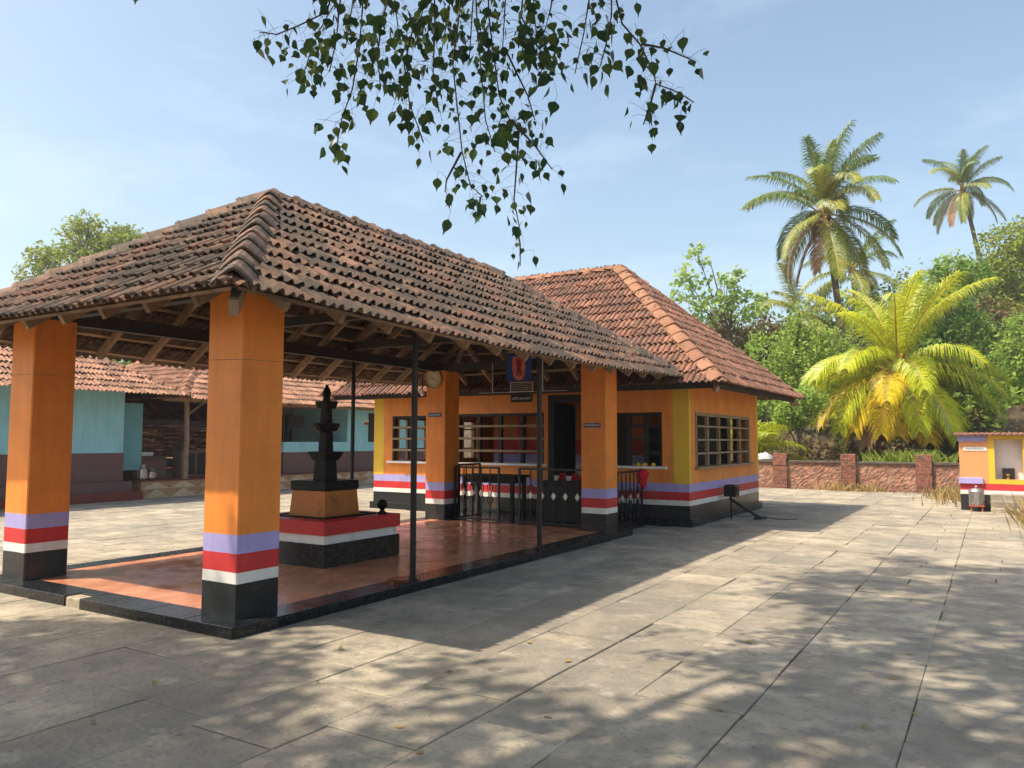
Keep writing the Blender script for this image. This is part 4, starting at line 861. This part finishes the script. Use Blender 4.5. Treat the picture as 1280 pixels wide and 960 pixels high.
# palms --------------------------------------------------------------
def frond(L, e0, droop, nl, ll, hang, seed, m, parent, az, tw=0., tip=0.):
    g_ = random.Random(seed); pts = []; p = Vector((0,0,0)); n = 14
    for i in range(n+1):
        s = i/n; a = e0-droop*s**1.4; pts.append((p.copy(),a)); p = p+Vector((math.cos(a),0,math.sin(a)))*(L/n)
    mr_ = MB(); mr_.tube([q for q,_ in pts],[.035*L/4*(1-.9*i/n)+.004 for i in range(n+1)],5)
    V = []; F = []
    for i in range(nl):
        s = .16+.84*(i+g_.random()*.6)/nl; k = min(n-1,int(s*n)); f = s*n-k; q = pts[k][0].lerp(pts[k+1][0],f); a = pts[k][1]
        d = Vector((math.cos(a),0,math.sin(a))); up = Vector((-math.sin(a),0,math.cos(a)))
        l_ = ll*(math.sin(math.pi*(.12+.80*s))**.7)*g_.uniform(.8,1.1)
        for sd in (-1,1):
            fw = .45+.5*s+g_.uniform(-.2,.2); out = Vector((0,sd,0)); out = out*math.cos(tw*s)+up*math.sin(tw*s)*sd
            d1 = (out*1.0+d*fw+up*(.30+g_.uniform(-.15,.15))).normalized(); d2 = (d1+Vector((0,0,-1))*(hang*g_.uniform(.5,1.5))).normalized(); d3 = (d2+Vector((0,0,-1))*hang*.9).normalized()
            wv = d.cross(d1).cross(d1)*-1; wv = wv.normalized() if wv.length > 1e-4 else d; w_ = (.0165 if 'lime' in m or 'gold' in m else .020)*(L/4)**.4*g_.uniform(.8,1.2)
            p1 = q+d1*l_*.35; p2 = p1+d2*l_*.35; p3 = p2+d3*l_*.3; o = len(V)
            V += [q-wv*w_*.6,q+wv*w_*.6,p1-wv*w_,p1+wv*w_,p2-wv*w_*.7,p2+wv*w_*.7,p3-wv*w_*.1,p3+wv*w_*.1]; F += [(o,o+1,o+3,o+2),(o+2,o+3,o+5,o+4),(o+4,o+5,o+7,o+6)]
    return mr_, V, F
def palm(label, crown, base, spec, scale, rmat, trunk_r, seed, coconuts=0, sheath=0):
    rr = random.Random(seed); c = Vector(crown); b = Vector(base); t = thing('coconut_palm',label,'palm',tuple(b))
    mb = MB(); n = 26; pp = []; 
    for i in range(n+1):
        s = i/n; q = b.lerp(c,s)+Vector((.05,.03,0))*math.sin(s*3.1)*(c-b).length*.35; pp.append(q)
    mb.tube([q for q in pp],[trunk_r*(1.25-.45*i/n)*(1.06 if i%2 else .98) for i in range(n+1)],9); mb.build('trunk','palm_trunk',t)
    for i,(az,e0,droop,L,m,hang) in enumerate(spec):
        mr_,V,F = frond(L*scale,R(e0),R(droop),int(112),.95*scale,hang,seed*50+i,m,t,az,tw=rr.uniform(-.5,.5))
        Z = Matrix.Rotation(R(az),4,'Z'); st = c+Vector((0,0,rr.uniform(-.1,.25)))*scale
        fo = MB(); fo.v = [tuple(Z @ Vector(v)+st) for v in V]; fo.f = F; fo = fo.build('frond',m,t)
        mk = MB(); mk.v = [tuple(Z @ Vector(v)+st) for v in mr_.v]; mk.f = mr_.f; mk.build('rachis',rmat,fo)
    for i in range(coconuts):
        a = rr.uniform(0,6.28); q = c+Vector((math.cos(a)*.3,math.sin(a)*.3,rr.uniform(-.5,-.1)))*scale; MB().lathe(tuple(q),[(.02,-.14*scale),(.10*scale,-.06*scale),(.12*scale,.02),(.07*scale,.1*scale),(.01,.13*scale)],8).build('coconut','nut',t,smooth=True)
    for i in range(sheath):
        a = i*6.28/max(1,sheath)+rr.uniform(-.3,.3); q = c+Vector((math.cos(a)*.18,math.sin(a)*.18,0))*scale; MB().tube([q+Vector((0,0,.3)),q,q+Vector((math.cos(a)*.12,math.sin(a)*.12,-.7*scale))],[.02,.05,.015],5).build('sheath','dry',t)
    return t
def spec(n, seed, up, mids, old, upm='fr_green', midm='fr_mid', oldm='fr_brown', L=4.8, hang=.85):
    r_ = random.Random(seed); out = []
    for i in range(n):
        f = i/(n-1); az = i*137.5+r_.uniform(-15,15)
        if f < up: e = r_.uniform(55,82); dr = r_.uniform(35,75); m = upm
        elif f < mids: e = r_.uniform(12,50); dr = r_.uniform(70,115); m = upm if r_.random() < .55 else midm
        else: e = r_.uniform(-45,5); dr = r_.uniform(35,75); m = midm if r_.random() < .7 or f < .85 else oldm
        out.append((az,e,dr,L*r_.uniform(.85,1.08),m,hang*r_.uniform(.7,1.3)))
    return out
c1 = pt(1030,268,38); palm('tall coconut palm with dark trunk and drooping brown fronds beyond the wall',c1,(c1.x+.8,c1.y,1.5),spec(27,3,.36,.74,1)+[(205,-62,18,4.0,'fr_brown',.5),(255,-70,15,3.6,'fr_brown',.5),(300,-55,25,4.2,'fr_mid',.5)],.92,'rachis',.16,3,7,8)
c2_ = pt(1203,238,64); palm('distant small coconut palm high above the hillside trees',c2_,(c2_.x+2.2,c2_.y,5),spec(22,4,.3,.66,1,upm='fr_green',midm='fr_mid'),.86,'rachis',.17,4,4,6)
c3_ = pt(1122,470,30.0); r_ = random.Random(5); ysp = []
for i in range(12): ysp.append((i*137.5,r_.uniform(48,80),r_.uniform(40,70),r_.uniform(3.6,4.4),'fr_lime',.8))
for i in range(9): ysp.append((i*40+10,r_.uniform(22,42),r_.uniform(65,100),r_.uniform(3.2,3.8),'fr_lime',.95))
for i in range(9): ysp.append((i*40+30,r_.uniform(-12,10),r_.uniform(60,85),r_.uniform(2.9,3.5),'fr_gold' if i%3 == 0 else 'fr_lime',.95))
for az in (200,240,275,305): ysp.append((az,-40,35,2.8,'fr_gold' if az != 240 else 'fr_brown',.5))
for az,e_,d_,l_,m_ in ((212,-5,75,3.3,'fr_gold'),(236,-22,62,3.1,'fr_gold'),(262,-12,82,3.2,'fr_gold'),(290,-8,88,3.2,'fr_lime'),(322,-18,68,3.2,'fr_lime'),(18,-4,72,3.4,'fr_lime'),(48,-8,66,3.3,'fr_lime'),(350,2,78,3.5,'fr_lime'),(198,12,90,3.5,'fr_lime'),(225,30,95,3.5,'fr_lime')): ysp.append((az,e_,d_,l_,m_,.9))
for az in (225,262,290): ysp.append((az,-62,15,2.6,'fr_brown',.5))
palm('short coconut palm with bright lime and golden yellow fronds behind the wall',c3_,(c3_.x,c3_.y,.3),ysp,1.15,'rach_or',.2,6,0,9)
c4_ = pt(1000,395,46); palm('pale drooping coconut palm half hidden behind the bright green tree',c4_,(c4_.x+.6,c4_.y,3),spec(15,7,.2,.55,1,upm='fr_mid',midm='fr_mid',L=4.6),.9,'rachis',.16,7,0,4)
c5_ = pt(935,585,29.3); palm('young low palm with lime fronds beside the shrine wall',c5_,(c5_.x,c5_.y,.2),[(az,e,70,2.3,'fr_lime',.5) for az,e in ((20,65),(75,60),(130,70),(190,62),(250,66),(310,60),(350,42),(330,75),(10,30))],1,'rachis',.1,8)
c6_ = pt(1065,340,50); palm('dull green coconut palm crown behind the tall palm trunk',c6_,(c6_.x+.3,c6_.y,4),spec(14,9,.3,.6,1,L=4.2),.9,'rachis',.16,9,0,4)

# the peepal tree standing left of the viewer, its branches hanging into the view
pe = thing('peepal_tree','large peepal tree with heart shaped leaves hanging over the courtyard','tree',(-5.6,-3.2,0))
T0 = Vector((-5.6,-3.2,0)); fork = Vector((-5.2,-2.7,3.6))
tm = MB(); tm.tube([T0,T0+Vector((.1,.1,.5)),T0+Vector((.2,.25,1.8)),fork],[.62,.48,.40,.36],12)
ends = [Vector(e) for e in ((-4.2,2.6,5.9),(-2.2,3.4,5.8),(-.9,3.9,5.9),(-3.2,.5,7.2),(-1.0,1.2,7.4),(-6.8,.2,7.0),(-5.2,-2.0,8.6),(1.2,-.3,7.2),(-7.0,-5.5,7.5),(-2.5,-4.5,7.6),(1.5,2.0,6.6),(-8.9,-1.0,6.9),(-3.6,5.0,8.2))]
for e in ends:
    mid = fork.lerp(e,.5)+Vector((0,0,.55)); tm.tube([fork+Vector((0,0,-.3)),fork.lerp(mid,.5)+Vector((0,0,.25)),mid,mid.lerp(e,.5)+Vector((0,0,.12)),e],[.2,.16,.11,.07,.03],8)
tm.build('trunk','bark',pe,smooth=True)
def leaf_mesh(i):
    r_ = random.Random(i+5); out = [(0,0),(.018,.030),(.030,.040),(.052,.038),(.072,.024),(.086,.010),(.118,.0)]   # along, half width
    V = []; F = []; cup = r_.uniform(.1,.35); bend = r_.uniform(-2.5,2.5); sx = r_.uniform(.9,1.15)
    for a,h in out:
        z = bend*a*a; V += [(-h*sx,a,z+cup*h),(0,a,z),(h*sx,a,z+cup*h)]
    for k_ in range(len(out)-1):
        b0 = k_*3; F += [(b0,b0+1,b0+4,b0+3),(b0+1,b0+2,b0+5,b0+4)]
    V += [(-.001,0,0),(.001,0,0),(.001,-.06,.004),(-.001,-.06,.004)]; q = len(V)-4; F.append((q,q+1,q+2,q+3))
    me = bpy.data.meshes.new('leaf'); me.from_pydata(V,[],F); me.materials.append(MT['peepal']); me.update(); return me, V, F
LM = [leaf_mesh(i) for i in range(8)]
strands = [([(500,-90),(455,0),(450,60),(440,110),(425,150),(420,188)],44),([(440,-90),(410,15),(375,32),(345,43),(325,40)],20),([(470,-90),(400,40),(385,70),(378,100)],26),([(520,-90),(480,20),(470,70),(475,112)],34),
 ([(560,-90),(520,20),(505,80),(512,130),(528,172)],42),([(580,-90),(575,20),(565,80),(573,130),(578,190),(590,232),(602,246)],36),([(610,-90),(612,20),(615,60),(625,120),(640,152),(648,160)],48),([(648,160),(648,200),(644,250),(648,285)],18),([(648,285),(650,305),(649,332)],2),
 ([(640,150),(672,185),(690,212)],10),([(660,-90),(650,20),(665,50),(680,70),(690,95)],36),([(700,-90),(690,10),(680,40),(655,62)],26),([(760,-90),(772,0),(778,30),(800,55),(815,90),(820,105),(845,115),(868,128)],28),
 ([(800,55),(830,60),(866,76)],8),([(820,105),(813,135),(803,156)],8),([(765,-90),(764,20),(755,60),(750,85)],18),([(740,-90),(735,0),(730,40),(718,92)],16),([(540,-90),(545,30),(540,90),(548,140)],30),([(590,-90),(598,30),(600,90),(606,150),(618,190)],34),([(430,-90),(428,-20),(420,50),(412,90)],24),([(630,60),(660,120),(668,150)],12),([(190,-60),(190,-18)],2),([(578,190),(560,225),(556,240)],5),([(600,246),(598,262)],3),([(490,-90),(495,5),(500,55)],22),([(535,-90),(530,5),(520,60)],24),([(570,-90),(560,10),(550,70)],24),([(600,-90),(590,10),(585,75)],24),([(640,-90),(630,10),(628,70)],24),([(670,-90),(668,10),(672,45)],18),([(460,-90),(440,5),(430,60)],18)]
leafpos = []; tw = MB()
rl = random.Random(99)
for sp_,nlv in strands:
    d0 = rl.uniform(5.0,6.1); w3 = []
    for u,v in sp_: w3.append(pt(u+rl.uniform(-2,2),v,d0+rl.uniform(-.08,.08)))
    if sp_[0][1] < -50:
        e = min(ends[:3],key=lambda q:(q-w3[0]).length); w3 = [e,e.lerp(w3[0],.5)+Vector((0,0,.15))]+w3
    k_ = len(w3); tw.tube(w3,[.007*(1-.75*i/(k_-1))+.002+(.012 if sp_[0][1] < -50 and i < 2 else 0) for i in range(k_)],5)
    first = 2 if sp_[0][1] < -50 else 0
    nlv = int(nlv*1.75)
    for i in range(nlv):
        f = (i+rl.random())/nlv*(k_-1-first-.001)+first; j = int(f); q = w3[j].lerp(w3[j+1],f-j)
        off = Vector((rl.gauss(0,1),rl.gauss(0,1),rl.gauss(-.3,.6))).normalized()*rl.uniform(.03,.19)
        tip = q+off; tw.tube([q,q.lerp(tip,.6)+Vector((0,0,.012)),tip],[.0016,.0012,.001],3); leafpos.append(tip)
tw.build('twigs','twig',pe)
def leaf_mtx(p, r_):
    dn = Vector((r_.gauss(0,.38),r_.gauss(0,.38),-1)).normalized(); fa = Vector((math.cos(a_:=r_.gauss(R(-58),1.0)),math.sin(a_),r_.gauss(0,.25))); sd = dn.cross(fa).normalized(); n_ = sd.cross(dn)
    s = r_.uniform(.42,1.0); M = Matrix((sd*s,dn*s,n_*s)).transposed().to_4x4(); M.translation = p+dn*.05*s; return M
crown = thing('crown','','',(0,0,0)); del crown['label']; del crown['category']; crown.parent = pe; crown.location = (0,0,0); ROOTLOC[crown.name] = ROOTLOC[pe.name]
lr = MB(); rl.shuffle(leafpos); leafpos.sort(key=lambda p: 0 if (0 < pix(p)[0] < 1280 and pix(p)[1] > 5) else 1)
for i,p in enumerate(leafpos):
    k_ = rl.randrange(8); M = leaf_mtx(p,rl)
    if i < 300: place(LM[k_][0],'leaf',M,crown)
    else: lr.add([M @ Vector(v) for v in LM[k_][1]],LM[k_][2])
lr.build('leaf_cluster','peepal',crown,'stuff')
bl = []
for e in ends[3:]: bl.append((e.x,e.y,e.z,1.8,(.18 if e.x < -5 else .5) if e.y > -1 else 1))
bl += [(-4.6,-1.2,7.0,2.0,.22),(-2.6,-2.0,7.6,2.2,.9),(-6.2,-.6,6.6,1.6,.16),(-5.2,.9,6.6,1.2,.22),(-8.6,-1.3,7.0,1.7,1.1),(-9.8,-.7,6.8,1.2,1.),(-7.6,-2.6,7.4,2.0,1.),(-3.2,2.0,7.2,1.5,.8),(-.2,2.6,7.0,1.2,.7),(.8,3.6,6.6,.9,.7),(3.2,4.2,6.6,1.0,.7),(2.6,1.8,6.6,1.4,.9),(-2.0,3.4,7.0,1.1,1.0),(-4.2,5.0,8.2,1.6,.6),(-2.6,5.6,8.4,1.4,.6),(-4.4,6.6,9.2,1.3,.5)]
V,F = leaves(bl,52000,.085,70,.75,seed=77); npmesh('leaf_mass',V,F,'peepal',crown,'stuff')
# fallen leaves and crumbs on the paving
for i in range(14):
    u,v = random.uniform(20,1200),random.uniform(800,945); p = atz(u,v,.006); k_ = random.randrange(8)
    M = Matrix.Rotation(random.uniform(0,6.28),4,'Z') @ Matrix.Rotation(random.gauss(0,.15),4,'X') @ Matrix.Diagonal((.55,.55,.55,1)); M.translation = p
    me = LM[k_][0].copy() if i == 0 else fallen_me; fallen_me = me
    if i == 0: me.materials.clear(); me.materials.append(MT['straw'])
    o = bpy.data.objects.new('fallen_leaf',me); COL.objects.link(o); o.matrix_world = M; tag(o,'small dry fallen leaf lying on the stone paving','leaf','fallen leaves on the paving')

# small weeds rooted in the paving joints
for i,(u,v) in enumerate(((1080,912),(1141,893),(532,861))):
    p = atz(u,v,0); m = MB()
    for k_ in range(7):
        a_ = k_*.9+i; l_ = random.uniform(.01,.022); d_ = Vector((math.cos(a_),math.sin(a_),.8)); q = p+d_*l_; sd = Vector((-math.sin(a_),math.cos(a_),0))*.005
        m.add([p,q-sd,p+d_*l_*1.7,q+sd],[(0,1,2,3)])
    tag(m.build('weed','green_a'),('tiny weed in a cross joint of the paving','tiny weed where two long paving joints meet','tiny weed beside the pavilion plinth corner')[i],'weed')

# the dusty air
hm = bpy.data.materials.new('dusty_air'); hm.use_nodes = True; hm.node_tree.nodes.clear()
ho = N(hm,'ShaderNodeOutputMaterial'); hv = N(hm,'ShaderNodeVolumePrincipled'); hv.inputs['Color'].default_value = (.86,.90,.95,1); hv.inputs['Density'].default_value = HAZE; hv.inputs['Anisotropy'].default_value = .2
hm.node_tree.links.new(hv.outputs[0], ho.inputs['Volume'])
MT['haze'] = hm; o = MB().box(-110,70,-40,130,-1.1,34).build('haze','haze'); o['kind'] = 'stuff'; tag(o,'thin pale haze in the air over the whole courtyard','haze')
